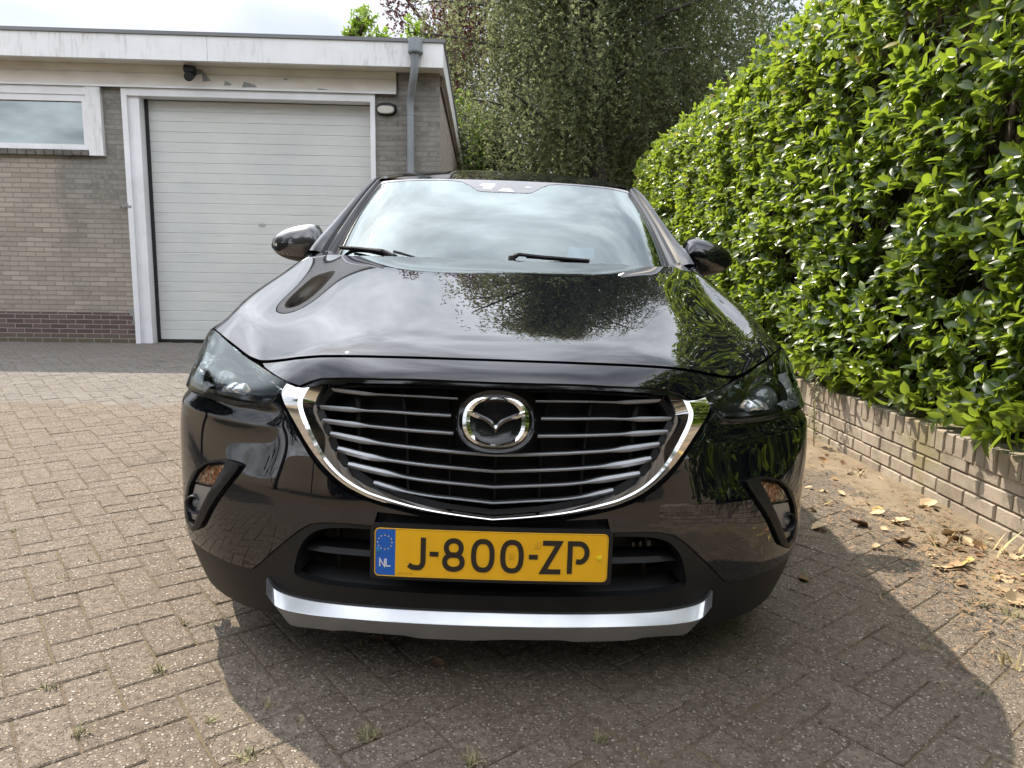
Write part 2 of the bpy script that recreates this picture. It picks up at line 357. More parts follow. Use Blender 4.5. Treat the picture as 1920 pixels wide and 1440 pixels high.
def leaf(x, y, s, m, rot, label, group=None, tilt=.15, v=0, cat='leaf'):
    if label is None:
        label = f"{'tiny' if s < .03 else 'small' if s < .045 else 'mid sized' if s < .07 else 'large'} {['tan', 'orange brown', 'yellow', 'dark brown', 'red'][m]} dry leaf {'close to the wall foot' if x > 1.8 else 'out on the paving'}, {'right edge litter' if group == GA else 'fog lamp litter'}{', nearer the camera' if y < 2.3 and group == GA else ''}"
    me = LM[v % 6].copy(); me.materials[0] = LEAFM[m]
    o = bpy.data.objects.new('fallen_leaf', me); COL.objects.link(o)
    o.location = (x, y, float(gz(x, y))+.006+s*.02); o.scale = (s, s, s); o.rotation_euler = (random.uniform(-tilt, tilt), random.uniform(-tilt, tilt), rot); tag(o, label, cat, group); return o
leaf(1.30, 2.88, .085, 0, 1.9, 'single tan curled leaf lying at the edge of the car shadow', v=1)
leaf(-.18, 1.72, .04, 3, .6, 'dark reddish brown dead leaf lying in the shadow below the front bumper', v=2)
leaf(1.98, 2.28, .13, 0, 1.3, 'large pale curled leaf on the leaf litter near the right frame edge', tilt=.4, v=3)
leaf(1.02, 2.35, .05, 3, .2, 'small brown lobed leaf alone on the shaded paving right of the bumper', v=4)
leaf(-.36, 1.82, .045, 3, 1.2, 'thin brown leaf in the shadow under the left end of the bumper', v=5)
leaf(-.72, 4.35, .05, 3, 1.4, 'small dark leaf scrap on the sunlit paving left of the headlight', v=0)
for i in range(84):
    y = random.gauss(2.45, .36); x = 1.72+random.gauss(0, .13)+(2.6-y)*.12
    if x > 2.0: x = 2.0-random.random()*.2
    leaf(x, y, random.choice([.02, .03, .04, .05, .06, .07, .085])*random.uniform(.8, 1.15), random.choice([0, 0, 0, 0, 1, 2, 3]), random.uniform(0, 6.3), None, GA, .5, i)
for i in range(26):
    leaf(1.42+random.gauss(0, .17), 3.55+random.gauss(0, .2), random.uniform(.02, .06), random.choice([0, 0, 1, 2, 3]), random.uniform(0, 6.3), None, GB, .5, i+3)
for i in range(30):
    y = random.uniform(2.4, 6.); leaf(1.93+random.gauss(0, .05), y, random.uniform(.02, .05), random.choice([0, 1, 3, 3]), random.uniform(0, 6.3), 'small dead leaf lying along the foot of the low brick wall', 'small dead leaves along the wall foot', .6, i)
# twigs, crumbs and straw: nobody could count them
mb = MB()
for i in range(2600):
    if i % 3: x, y = 1.75+random.gauss(0, .22), 2.5+random.gauss(0, .45)
    else: x, y = random.uniform(1.2, 2.0), random.uniform(1.4, 6)
    if x > 2.02: continue
    a = random.uniform(0, 6.3); l = random.uniform(.004, .016)*(2.2 if i % 9 == 0 else 1); w = random.uniform(.0008, .0035); z = float(gz(x, y))+.009+random.random()*.006
    ca, sa = math.cos(a), math.sin(a)
    mb.add([(x-ca*l+sa*w, y-sa*l-ca*w, z), (x+ca*l+sa*w, y+sa*l-ca*w, z+.004), (x+ca*l-sa*w, y+sa*l+ca*w, z+.003), (x-ca*l-sa*w, y-sa*l+ca*w, z+.001)], [(0, 1, 2, 3)])
tag(mb.build('litter_crumbs', LEAFM[5], rnd=None, fix=False), 'fine crumbs of dead leaf and straw on the sand by the low wall', 'litter', kind='stuff')
M['grass'] = mat('weed_green', rough=.6, fn=lambda t, b: setc(t, b, mix_(t, attr(t), (.12, .135, .05), (.33, .28, .15))))
M['straw'] = mat('dry_straw', (.45, .36, .18), .7)
def tuft(name, x, y, s, n, label, m='grass', flat=.7, group=None):
    V = []; F = []; Rn = []
    for i in range(n):
        a = random.uniform(0, 6.3); L = s*random.uniform(.4, 1.); e = random.uniform(.25, 1.3)*flat; w = s*random.uniform(.02, .045)+.0006
        ox, oy = random.gauss(0, s*.25), random.gauss(0, s*.25); dx, dy = math.cos(a), math.sin(a); r = random.random(); b = len(V)
        for k, t in enumerate((0, .5, 1.)):
            h = L*t*math.cos(e)*(1-.25*t); d = L*t*math.sin(e); ww = w*(1-t*.85)
            V += [(ox+dx*d-dy*ww, oy+dy*d+dx*ww, h), (ox+dx*d+dy*ww, oy+dy*d-dx*ww, h)]; Rn += [r, r]
        F += [(b, b+1, b+3, b+2), (b+2, b+3, b+5, b+4)]
    o = link(name, np_mesh(name, V, F, Rn), m); o.location = (x, y, float(gz(x, y))-.002); tag(o, label, 'weed', group); return o
def gpt(px, py, z=0.):  # where a ground feature of the place lies (metres), from its bearing in the survey photo
    fw = Vector((0, math.cos(PITCH), -math.sin(PITCH))); u0 = Vector((0, math.sin(PITCH), math.cos(PITCH)))
    r = Vector((1, 0, 0))*math.cos(ROLL)+u0*math.sin(ROLL); up = u0*math.cos(ROLL)-Vector((1, 0, 0))*math.sin(ROLL)
    d = fw+r*((px-960)/1340)-up*((py-720)/1340); t = (z-1)/d.z; return d.x*t, d.y*t
for (px, py, s, n, lab) in [(92, 1306, .045, 26, 'flat green weed with leafy rosette in the sunlit paving at the lower left'), (296, 1268, .05, 34, 'yellow green grass tuft in a joint left of the car shadow edge'),
    (393, 1362, .04, 30, 'yellowish grass tuft in the joint just left of the shadow corner'), (465, 1428, .05, 40, 'dense grass tuft cut by the bottom edge of the photo'), (150, 1390, .045, 30, 'dry tuft of grass in a joint at the bottom left'),
    (345, 1180, .035, 24, 'small tuft beside the shadow of the bumper on the left'), (690, 1385, .055, 60, 'grey green moss like tuft in the shadow below the skid plate'), (675, 1215, .04, 34, 'small grass tuft in the shadow close under the bumper'),
    (500, 1330, .04, 34, 'thin grass tuft in the shadow near the left shadow edge'), (30, 1010, .04, 26, 'small green weed at the left edge of the photo in the paving'), (120, 1098, .035, 24, 'small green weed in a joint at the left, halfway up the paving'),
    (170, 1065, .03, 20, 'tiny tuft of grass to the right of the small green weed'), (395, 1184, .03, 24, 'low tuft at the foot of the shadow boundary'), (885, 1428, .05, 50, 'grass clump at the bottom edge in the car shadow'),
    (560, 1360, .03, 24, 'wispy tuft between two joints in the dark shadow'), (168, 842, .03, 16, 'far tiny green weed left of the bumper corner'), (1130, 1400, .045, 34, 'brown green tuft at the bottom of the shadow, middle right'), (1730, 1215, .04, 24, 'small green leafed weed on the edge of the car shadow at right')]:
    x, y = gpt(px, py, .02*(px < 900)-.02); tuft('weed_tuft', x, y, s*.72, n, lab, flat=1.0)
for (px, py, s, lab) in [(1832, 1020, .07, 'bright green sprouting weed in front of the wall at right'), (1838, 1138, .06, 'green weed sprouting among the leaf litter'), (1895, 1152, .06, 'green weed in the litter at the right edge')]:
    x, y = gpt(px, py, -.03); tuft('weed_tuft', x, y, s, 24, lab, flat=1.1)
for (px, py, s, lab) in [(1775, 1025, .13, 'dry straw tuft standing in the leaf litter by the wall'), (1870, 1040, .16, 'taller dry straw stems near the right edge by the wall'), (1900, 1255, .09, 'dry straw stalks at the right edge near the shadow'), (1610, 890, .1, 'dry straw stem at the wall foot behind the car corner')]:
    x, y = gpt(px, py, -.03); tuft('dry_grass_tuft', x, y, s, 12, lab, 'straw', .8)
# tall weed at the wall beside the headlight
x, y = 1.93, 4.45; mb = MB(); Rn = []
mb.tube([(x, y, float(gz(x, y))), (x-.02, y, .25), (x-.03, y-.01, .5)], [.004, .003, .001], 5)
for i in range(60):
    t = random.uniform(.08, 1.); z = float(gz(x, y))+t*.52; a = random.uniform(0, 6.3); L = .07*(1.2-t*.7); dx, dy = math.cos(a)*L, math.sin(a)*L; px = x-.03*t
    mb.add([(px, y, z), (px+dx*.5-dy*.12, y+dy*.5+dx*.12, z+.02), (px+dx, y+dy, z+.005), (px+dx*.5+dy*.12, y+dy*.5-dx*.12, z+.02)], [(0, 1, 2, 3)])
tag(mb.build('tall_weed', 'grass', rnd=[random.random()*.6 for _ in mb.v], fix=False), 'tall narrow leafed weed growing against the low wall beside the headlight', 'weed')
# ------------------------------------------------------------------ low brick wall
def f_wallbrick(t, b):
    co = obj_co(t); r = attr(t); c = mix_(t, r, (.36, .31, .245), (.46, .40, .325)); n = noise(t, co, 6., 7, .7)
    c = mix_(t, ramp_(t, n, (.45, 0.), (.7, .8)), c, (.20, .165, .12)); c = mix_(t, ramp_(t, noise(t, co, 2.2, 5), (.58, 0.), (.68, .6)), c, (.27, .235, .10))
    f = noise(t, co, 160., 4, .7); c = mix_(t, ramp_(t, f, (.60, 0.), (.72, .5)), c, (.50, .44, .36)); setc(t, b, c); bump(t, b, f, 1., .004)
M['wbrick'] = mat('weathered_grey_brick', rough=.9, spec=.2, fn=f_wallbrick)
M['mortar'] = mat('wall_mortar', rough=.95, fn=f_noisy((.24, .205, .16), (.33, .285, .225), 20., .8, 120.))
def low_wall():
    root = empty('low_brick_wall', (2.05, 5, 0)); tag(root, 'low weathered grey brick wall with a soldier course on top, under the laurel hedge', 'wall')
    V = []; F = []; Rn = []; X0 = 2.05
    def brick(x0, x1, y0, y1, z0, z1):
        b = len(V); r = random.random(); e = .005; jx = random.gauss(0, .0022)
        P = [(x0+jx, y0, z0), (x0+jx, y1, z0), (x0+jx, y1, z1), (x0+jx, y0, z1)]
        Q = [(x0+jx-e, y0+e, z0+e), (x0+jx-e, y1-e, z0+e), (x0+jx-e, y1-e, z1-e), (x0+jx-e, y0+e, z1-e)]; T = [(x1, y0, z0), (x1, y1, z0), (x1, y1, z1), (x1, y0, z1)]
        for p in P+Q+T:
            V.append((p[0]-2.05, p[1]-5, p[2]+random.gauss(0, .0007))); Rn.append(r)
        for k in range(4):
            k2 = (k+1) % 4; F.append((b+4+k, b+4+k2, b+k2, b+k)); F.append((b+k, b+k2, b+8+k2, b+8+k))
        F.append((b+4, b+7, b+6, b+5))
    for c in range(4):
        y = -.6+(c % 2)*.105+random.uniform(0, .02)
        while y < 10:
            z = float(gz(X0, y))-.02+c*.074; brick(X0, X0+.1, y+.004, y+.206, z, z+.066); y += .212+random.gauss(0, .001)
    y = -.6
    while y < 10:
        brick(X0-.004, X0+.2, y+.003, y+.068, .222+float(gz(X0, y))*.2, .322+float(gz(X0, y))*.2+random.gauss(0, .0015)); y += .0735
    link('brickwork', np_mesh('brickwork', V, F, Rn), 'wbrick', root)
    m = MB().box(.006, .19, -5.6, 5., -.1, .312); m.build('mortar_core', 'mortar', root)
low_wall()
# ------------------------------------------------------------------ hedge
def shoots(P, A, per, L, Wd, spread=(.5, 1.15), seg=4, curl=.25, jit=.25, cup=.35):
    """leaf clusters: P (n,3) tips, A (n,3) axes -> vertices, quads, rnd"""
    n = len(P); K = n*per; P = np.repeat(P, per, 0); A = np.repeat(A, per, 0); A = A/np.linalg.norm(A, axis=1, keepdims=True)
    ref = rng.normal(size=(K, 3)); b1 = np.cross(A, ref); b1 /= np.linalg.norm(b1, axis=1, keepdims=True)
    th = rng.uniform(*spread, K)[:, None]; D = A*np.cos(th)+b1*np.sin(th)          # leaf direction
    Nn = A*np.sin(th)-b1*np.cos(th); Nn = Nn+rng.normal(size=(K, 3))*jit; Nn -= D*(Nn*D).sum(1, keepdims=True); Nn /= np.linalg.norm(Nn, axis=1, keepdims=True)
    S_ = np.cross(D, Nn); l = (rng.uniform(.6, 1.15, K)*L)[:, None]; w = l*Wd/L*rng.uniform(.8, 1.15, K)[:, None]
    P = P-A*(rng.uniform(0, .9, K)[:, None]*L)
    prof = np.sin(np.pi*np.linspace(.03, 1, seg+1)**.95)**.55; prof[-1] = .03; prof[0] = .06; cu = rng.uniform(-.2, 1.2, K)[:, None]*curl
    V = np.empty((K, seg+1, 3, 3))
    for i in range(seg+1):
        t = i/seg; c = P+D*l*t-Nn*l*cu*t*t; h = w*.5*prof[i]
        V[:, i, 0] = c-S_*h+Nn*h*cup; V[:, i, 1] = c; V[:, i, 2] = c+S_*h+Nn*h*cup
    q = np.array([[i*3+j, i*3+j+1, (i+1)*3+j+1, (i+1)*3+j] for i in range(seg) for j in range(2)])
    F = (np.arange(K)[:, None, None]*((seg+1)*3)+q[None]).reshape(-1, 4)
    return V.reshape(-1, 3), F, np.repeat(rng.uniform(0, 1, K), (seg+1)*3)
def f_leaf(stops, tr, trf, rough=.35, spec=.5, under=None):
    def f(t, b):
        r = attr(t); c = ramp_(t, r, *stops); co = obj_co(t)
        c = mix_(t, ramp_(t, noise(t, co, 14., 3), (.4, 0.), (.6, .3)), c, tuple(.6*x for x in stops[0][1]))
        setc(t, b, c); o = t.nodes['Material Output']
        g = N(t, 'ShaderNodeBsdfTranslucent'); t.links.new(mix_(t, .6, c, tr), g.inputs[0]); mx = N(t, 'ShaderNodeMixShader'); mx.inputs[0].default_value = trf
        t.links.new(b.outputs[0], mx.inputs[1]); t.links.new(g.outputs[0], mx.inputs[2]); t.links.new(mx.outputs[0], o.inputs[0])
    return f
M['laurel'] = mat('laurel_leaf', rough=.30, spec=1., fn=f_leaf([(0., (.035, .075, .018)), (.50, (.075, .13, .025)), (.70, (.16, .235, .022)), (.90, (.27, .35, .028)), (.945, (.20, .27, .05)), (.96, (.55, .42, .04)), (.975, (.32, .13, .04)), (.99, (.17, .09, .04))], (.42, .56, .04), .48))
M['bark'] = mat('brown_bark', rough=.9, fn=f_noisy((.075, .052, .035), (.13, .10, .07), 15., .8, 80.))
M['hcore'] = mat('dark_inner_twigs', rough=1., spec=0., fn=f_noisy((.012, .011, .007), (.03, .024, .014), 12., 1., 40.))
def hedge():
    from mathutils import noise as mn
    root = empty('laurel_hedge', (2.4, 5, 0)); tag(root, 'tall dense laurel hedge with glossy bright green leaves above the low brick wall', 'hedge')
    n = 12500; y = 12.4-(rng.random(n)**1.25)*11.9; ztop = 3.05; z = rng.uniform(.36, ztop, n)
    bmp = np.array([mn.fractal(Vector((a*1.3, b*1.3, 0.)), 1., 2., 4) for a, b in zip(y, z)])
    gap = np.array([mn.noise(Vector((a*2.1, b*2.4, 9.))) for a, b in zip(y, z)])
    x = 1.98-.085*bmp+rng.exponential(.07, n)+np.clip(gap-.25, 0, 1)*.8+.55*np.clip((z-2.55)/.5, 0, 1)**2*.6
    x += np.clip(.62-z, 0, 1)*.35
    keep = rng.random(n) > np.clip(gap-.3, 0, 1)*1.8; P = np.stack([x, y, z], 1)[keep]
    A = np.stack([-.75+0*P[:, 0], rng.normal(0, .35, len(P)), rng.uniform(.1, 1.2, len(P))], 1)
    # top and far end
    nt_ = 1500; Pt = np.stack([rng.uniform(2.1, 3.3, nt_), 12.4-(rng.random(nt_)**1.2)*11.9, 3.02+rng.normal(0, .05, nt_)], 1); At = np.stack([rng.normal(-.2, .3, nt_), rng.normal(0, .3, nt_), np.ones(nt_)], 1)
    ne = 500; Pe = np.stack([rng.uniform(2.0, 3.3, ne), 12.4+rng.normal(0, .05, ne), rng.uniform(.4, 3.0, ne)], 1); Ae = np.stack([rng.normal(0, .3, ne), np.ones(ne), rng.uniform(.2, 1, ne)], 1)
    Pn = Pe.copy(); Pn[:, 1] = .45+rng.normal(0, .05, ne); An = Ae*[1, -1, 1]
    # a few longer shoots sticking out, and drooping leaves over the wall
    nd = 260; Pd = np.stack([rng.uniform(1.93, 2.08, nd), rng.uniform(.8, 8, nd), rng.uniform(.36, .52, nd)], 1); Ad = np.stack([-1+0*Pd[:, 0], rng.normal(0, .5, nd), rng.uniform(-.9, .1, nd)], 1)
    Vs = []; Fs = []; Rs = []; o = 0
    for (p, a, per, L, W_) in ((P, A, 6, .083, .040), (np.concatenate([Pt, Pe, Pn]), np.concatenate([At, Ae, An]), 5, .083, .040), (Pd, Ad, 4, .10, .046)):
        V, F, r = shoots(p-np.array([2.4, 5, 0]), a, per, L, W_, (.45, 1.35)); Vs.append(V); Fs.append(F+o); Rs.append(r); o += len(V)
    # new growth is paler: high up and at the tips
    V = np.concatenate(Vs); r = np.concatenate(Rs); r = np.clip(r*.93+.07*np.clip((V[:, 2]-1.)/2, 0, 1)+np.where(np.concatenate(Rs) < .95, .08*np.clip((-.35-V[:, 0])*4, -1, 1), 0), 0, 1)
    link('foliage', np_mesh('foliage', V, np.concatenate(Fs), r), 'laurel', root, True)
    m = MB()
    for i in range(420):
        y = random.uniform(-4.4, 7); z = random.uniform(.25, 2.3); pts = [(random.uniform(0, .3), y, z)]
        for k in range(4): q = pts[-1]; pts.append((q[0]-random.uniform(-.02, .12), q[1]+random.gauss(0, .05), q[2]+random.uniform(.03, .22)))
        m.tube(pts, [random.uniform(.004, .009), .005, .004, .003, .002], 5, False)
    for i in range(26):
        y = -4.2+i*.46+random.gauss(0, .08); m.tube([(.12, y, -.05), (.1+random.gauss(0, .04), y+.04, .5), (.15, y+random.gauss(0, .1), 1.2), (.2, y, 2.4)], [.03, .026, .02, .01], 7)
    m.build('branch', 'bark', root, True, fix=False)
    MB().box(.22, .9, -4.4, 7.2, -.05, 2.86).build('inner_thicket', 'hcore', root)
hedge()
# ------------------------------------------------------------------ garage building
def f_brickwall(t, b):
    g = N(t, 'ShaderNodeTexCoord'); s = N(t, 'ShaderNodeSeparateXYZ'); t.links.new(g.outputs['Object'], s.inputs[0])
    c = N(t, 'ShaderNodeCombineXYZ'); t.links.new(math_(t, 'SUBTRACT', s.outputs[0], s.outputs[1]), c.inputs[0]); t.links.new(s.outputs[2], c.inputs[1])
    ds = N(t, 'ShaderNodeVectorMath', operation='ADD'); nz = N(t, 'ShaderNodeTexNoise', i_Scale=9.0, i_Detail=2.0); t.links.new(g.outputs['Object'], nz.inputs[0])
    sc2 = N(t, 'ShaderNodeVectorMath', operation='SCALE'); sc2.inputs['Scale'].default_value = .012; t.links.new(nz.outputs['Color'], sc2.inputs[0]); t.links.new(c.outputs[0], ds.inputs[0]); t.links.new(sc2.outputs[0], ds.inputs[1])
    bk = N(t, 'ShaderNodeTexBrick'); I = bk.inputs; I['Scale'].default_value = 1.; I['Brick Width'].default_value = .22; I['Row Height'].default_value = .0615; I['Mortar Size'].default_value = .0062; I['Mortar Smooth'].default_value = .35; I['Bias'].default_value = 0.
    I['Color1'].default_value = (0, 0, 0, 1); I['Color2'].default_value = (1, 1, 1, 1); I['Mortar'].default_value = (.5, .5, .5, 1); t.links.new(ds.outputs[0], bk.inputs['Vector'])
    rnd = bk.outputs['Color']; f = bk.outputs['Fac']; x = s.outputs[0]; z = s.outputs[2]; co = g.outputs['Object']
    n1 = noise(t, co, 2.2, 5, .6); n2 = noise(t, co, 16., 6, .7)
    tan = mix_(t, rnd, (.29, .25, .205), (.40, .35, .29)); tan = mix_(t, ramp_(t, n1, (.4, 0.), (.7, .5)), tan, (.32, .29, .25))
    gry = mix_(t, rnd, (.15, .145, .13), (.25, .235, .215)); gry = mix_(t, ramp_(t, n2, (.45, 0.), (.7, .9)), gry, (.33, .31, .28))
    # grey bricks right of the window and on the corner pier
    xn = math_(t, 'ADD', x, math_(t, 'MULTIPLY', math_(t, 'SUBTRACT', n1, .5), 1.3)); gm = ramp_(t, math_(t, 'ADD', math_(t, 'MULTIPLY', xn, .5), 3.35), (.42, 0.), (.55, 1.))
    zt = ramp_(t, math_(t, 'MULTIPLY', z, .3), (.30, .12), (.62, 1.)); gm = math_(t, 'MULTIPLY', gm, zt)
    pier = math_(t, 'MULTIPLY', ramp_(t, math_(t, 'ADD', x, 2.5), (.4, 0.), (.45, 1.)), ramp_(t, s.outputs[1], (.03, 1.), (.04, 0.))); gm = math_(t, 'MULTIPLY', math_(t, 'MAXIMUM', gm, pier), ramp_(t, s.outputs[1], (.03, 1.), (.04, 0.)))
    c0 = mix_(t, gm, tan, gry); red = mix_(t, rnd, (.10, .066, .062), (.15, .10, .094)); rm = ramp_(t, z, (.455, 1.), (.460, 0.)); low = ramp_(t, z, (.10, 1.), (.20, 0.))
    c0 = mix_(t, math_(t, 'MULTIPLY', rm, math_(t, 'SUBTRACT', 1.0, pier)), c0, red)
    c0 = mix_(t, math_(t, 'MULTIPLY', low, .75), c0, (.12, .105, .06))
    mo = mix_(t, rm, (.24, .22, .185), (.30, .28, .26)); c0 = mix_(t, f, c0, mo)
    dirt = ramp_(t, math_(t, 'MULTIPLY', n2, n1), (.28, 0.), (.42, .5)); c0 = mix_(t, dirt, c0, (.13, .12, .10)); setc(t, b, c0)
    h = math_(t, 'ADD', math_(t, 'MULTIPLY', f, -1.), math_(t, 'MULTIPLY', noise(t, co, 90., 4, .7), .35)); bump(t, b, h, .9, .009)
M['brick'] = mat('weathered_brick_wall', rough=.9, spec=.2, fn=f_brickwall)
def f_whitepaint(dirt=.55):
    def f(t, b):
        co = obj_co(t, (1, 1, 1)); st = obj_co(t, (9, 9, 1.4)); a = noise(t, st, 2.2, 7, .7); n = noise(t, co, 1.3, 5, .6)
        k = math_(t, 'MULTIPLY', ramp_(t, a, (.50, 0.), (.72, 1.)), ramp_(t, n, (.42, 0.), (.62, 1.)))
        c = mix_(t, ramp_(t, n, (.3, 0.), (.7, 1.)), (.78, .78, .79), (.68, .675, .67)); c = mix_(t, math_(t, 'MULTIPLY', k, dirt), c, (.12, .12, .11))
        sp = ramp_(t, noise(t, obj_co(t, (14, 14, 5)), 2.6, 5, .6), (.70, 0.), (.73, 1.)); c = mix_(t, math_(t, 'MULTIPLY', sp, dirt), c, (.15, .145, .14)); setc(t, b, c)
        bump(t, b, noise(t, co, 120., 3), .2, .002)
    return f
M['wpaint'] = mat('weathered_white_paint', rough=.5, fn=f_whitepaint(.6))
M['wpaint2'] = mat('stained_cream_board', rough=.6, fn=lambda t, b: (f_whitepaint(.6)(t, b), setc(t, b, mix_(t, ramp_(t, noise(t, obj_co(t, (1, 1, 3)), 3., 6), (.4, 0.), (.7, .7)), (.70, .67, .61), (.54, .49, .42)))))
M['wclean'] = mat('white_frame_paint', rough=.4, fn=f_noisy((.78, .78, .80), (.68, .68, .69), 3.))
M['trim'] = mat('grey_metal_trim', (.16, .165, .17), .45, .3)
M['zinc'] = mat('grey_pvc_pipe', rough=.4, fn=f_noisy((.19, .21, .235), (.25, .265, .28), 4.))
M['roof'] = mat('roof_bitumen', rough=.9, fn=f_noisy((.05, .05, .05), (.09, .09, .09), 5.))
def f_door(t, b):
    co = obj_co(t); st = noise(t, obj_co(t, (1, 1, 16)), 2., 6, .6); n = noise(t, co, 1.2, 5, .6)
    c = mix_(t, ramp_(t, n, (.35, 0.), (.7, 1.)), (.62, .62, .595), (.54, .55, .535)); c = mix_(t, ramp_(t, st, (.55, 0.), (.8, .35)), c, (.30, .31, .28))
    c = mix_(t, ramp_(t, noise(t, obj_co(t, (30, 30, 2)), 1.1, 5, .6), (.76, 0.), (.77, .6)), c, (.13, .13, .13)); setc(t, b, c)
M['door'] = mat('cream_metal_door', rough=.45, fn=f_door)
M['lampw'] = mat('frosted_lamp_cover', (.50, .48, .42), .35)
M['peel'] = mat('bare_grey_patch', rough=.8, fn=f_noisy((.22, .23, .23), (.30, .30, .29), 20.))
GY = 9.6; GXr = -.985
def garage():
    root = empty('garage_building', (0, GY, 0), (0, 0, .043)); tag(root, 'flat roofed brick garage with a white fascia and a wide pale sectional door', 'building')
    B = lambda *bx, **k: MB().box(*bx, **k)
    w = MB()   # front wall pieces round the openings (door -4.95..-1.815, window -8.6..-5.55)
    w.box(-9.0, -4.95, 0, .12, -.1, 2.50).box(-5.197, -4.95, 0.001, .12, 2.50, 3.29).box(-1.815, GXr, 0, .12, -.1, 3.62).box(-9.0, -4.95, .02, .12, 3.29, 3.62).box(-4.95, -1.815, .02, .12, 3.29, 3.62)
    w.box(GXr-.12, GXr+.0, .12, 9.0, -.1, 3.62); w.box(-9.0, -8.88, .12, 9., -.1, 3.62).box(-8.88, GXr-.12, 8.9, 9., -.1, 3.62)
    w.build('wall', 'brick', root)
    # corner pier stands a little proud
    B(-1.50, GXr+.004, -.03, -.002, -.1, 3.615).build('corner_pier', 'brick', root)
    rf = B(-9.3, -.90, -.38, 9.3, 3.80, 3.84).build('roof', 'trim', root); B(-9.2, -1.0, -.2, 9.2, 3.841, 3.845).build('roof_felt', 'roof', rf)
    f = MB().box(-9.28, -3.752, -.36, -.30, 3.515, 3.798).box(-3.748, -1.202, -.36, -.30, 3.515, 3.798).box(-1.198, -.92, -.36, -.30, 3.515, 3.798).build('fascia_board', 'wpaint', root)
    MB().box(-.98, -.92, -.298, 9.28, 3.515, 3.796).build('side_fascia_board', 'wpaint', root)
    B(-9.28, -.985, -.298, 0., 3.535, 3.555).build('soffit', 'wpaint2', root)
    MB().box(GXr+.002, GXr+.03, .0, 9., 3.38, 3.55).build('side_rafter', 'bark', root)
    MB().box(-9., -1.53, -.05, -.001, 3.44, 3.533).box(-9., -1.53, -.056, -.001, 3.275, 3.436).build('lintel_board', 'wpaint2', root)
    MB().box(-9., -1.53, -.075, -.057, 3.262, 3.284).build('drip_edge', 'wclean', root)
    for (x, z, a, c) in ((-3.35, 3.33, .10, .035), (-3.62, 3.34, .05, .03), (-2.9, 3.41, .03, .012), (-2.45, 3.30, .07, .01)):
        MB().prism([(x-a, z-c), (x+a*.9, z-c*.8), (x+a*.6, z+c*.1), (x-a*.7, z+c)], lambda p, q, d: (p, -.0561-d, q), 0, .0012).build('peeled_patch', 'peel', root)
    # door frame
    fr = MB().box(-4.95, -4.885, -.04, .16, .0, 3.262).box(-1.86, -1.80, -.04, .16, 0., 3.262).box(-4.885, -1.86, -.04, .16, 3.17, 3.262)
    fr.box(-4.885, -4.752, .0, .16, .0, 3.17)
    fr.build('door_frame', 'wclean', root)
    for (x, z, a, c) in ((-4.985, 1.83, .05, .022), (-4.93, 1.81, .03, .02), (-4.985, .47, .03, .05), (-4.96, .40, .012, .05), (-4.975, .33, .015, .025)):
        MB().prism([(x-a, z+c*.3), (x-a*.6, z-c), (x+a, z-c*.7), (x+a*.9, z+c), (x, z+c*.6)], lambda p, q, d: (p, -.0405-d, q), 0, .001).build('worn_patch', 'peel', root)
    d = MB(); z = .10; nrib = 24; hgt = (3.165-.10)/nrib
    for i in range(nrib):
        z0, z1 = z+i*hgt, z+(i+1)*hgt; y0 = .17
        prof = [(z0, y0+.006), (z0+.004, y0), (z1-.009, y0), (z1-.003, y0+.006), (z1, y0+.006)]
        d.grid([[(-4.735, y, zz), (-1.86, y, zz)] for zz, y in prof])
    dr = d.build('garage_door', 'door', root, fix=False)
    MB().box(-4.752, -4.715, .14, .2, .08, 3.17).box(-4.712, -1.86, .16, .2, .055, .10).build('door_seal', 'black', dr)
    hd = MB(); zl = 1.625; hd.prism([(-3.33+.045*math.cos(a)*(1.0), zl+.022*math.sin(a)) for a in np.linspace(0, 2*math.pi, 20, endpoint=False)], lambda p, q, d_: (p, .169-d_, q), 0, .006)
    hd.build('door_handle', mat('dull_door_handle', (.36, .36, .345), .5), dr)
    for zc in (.62, 1.24, 1.86, 2.48): pass
    # window
    B(-9., -5.197, -.045, -.001, 3.162, 3.262).build('window_head', 'wclean', root)
    wf = MB().box(-8.5, -5.378, -.03, .05, 3.085, 3.16).box(-8.5, -5.378, -.03, .05, 2.50, 2.565).box(-5.44, -5.378, -.03, .05, 2.565, 3.085).box(-8.5, -8.44, -.03, .05, 2.565, 3.085).build('window_frame', 'wclean', root)
    MB().box(-8.44, -5.44, .01, .014, 2.565, 3.085).build('pane', 'winglass', wf)
    MB().box(-5.376, -5.197, -.06, 0., 2.43, 3.261).build('window_post', 'wpaint', root)
    MB().box(-8.44, -5.44, .40, .42, 2.5, 3.2).build('window_blind', 'greypanel', root)
    sl = MB(); x = -8.6
    while x < -5.39: sl.box(x, min(x+.105, -5.381), -.075, -.001, 2.425+random.gauss(0, .002), 2.488+random.gauss(0, .002), bev=.006); x += .112
    sl.build('window_sill', mat('dark_sill_brick', rough=.9, fn=f_noisy((.09, .085, .075), (.16, .15, .13), 8., .6, 80.)), root)
    # downpipe with hopper
    dp = MB().tube([(-1.25, -.42, 3.82), (-1.25, -.42, 3.67)], .085, 20).tube([(-1.25, -.42, 3.67), (-1.25, -.42, 3.655)], [.095, .09], 20)
    dp.tube([(-1.255, -.42, 3.66), (-1.265, -.41, 3.47), (-1.29, -.33, 3.36), (-1.33, -.17, 3.25), (-1.345, -.12, 3.17), (-1.345, -.11, 3.0), (-1.345, -.11, .2)], .048, 16)
    for z in (3.0, 3.13, 1.6): dp.tube([(-1.345, -.11, z), (-1.345, -.11, z+.02)], .054, 16)
    dp.build('downpipe', 'zinc', root, R(40))
    lp = empty('wall_lamp', (-1.655, GY-.035-.071, 3.09)); tag(lp, 'oval bulkhead wall lamp with frosted cover beside the garage door', 'lamp')
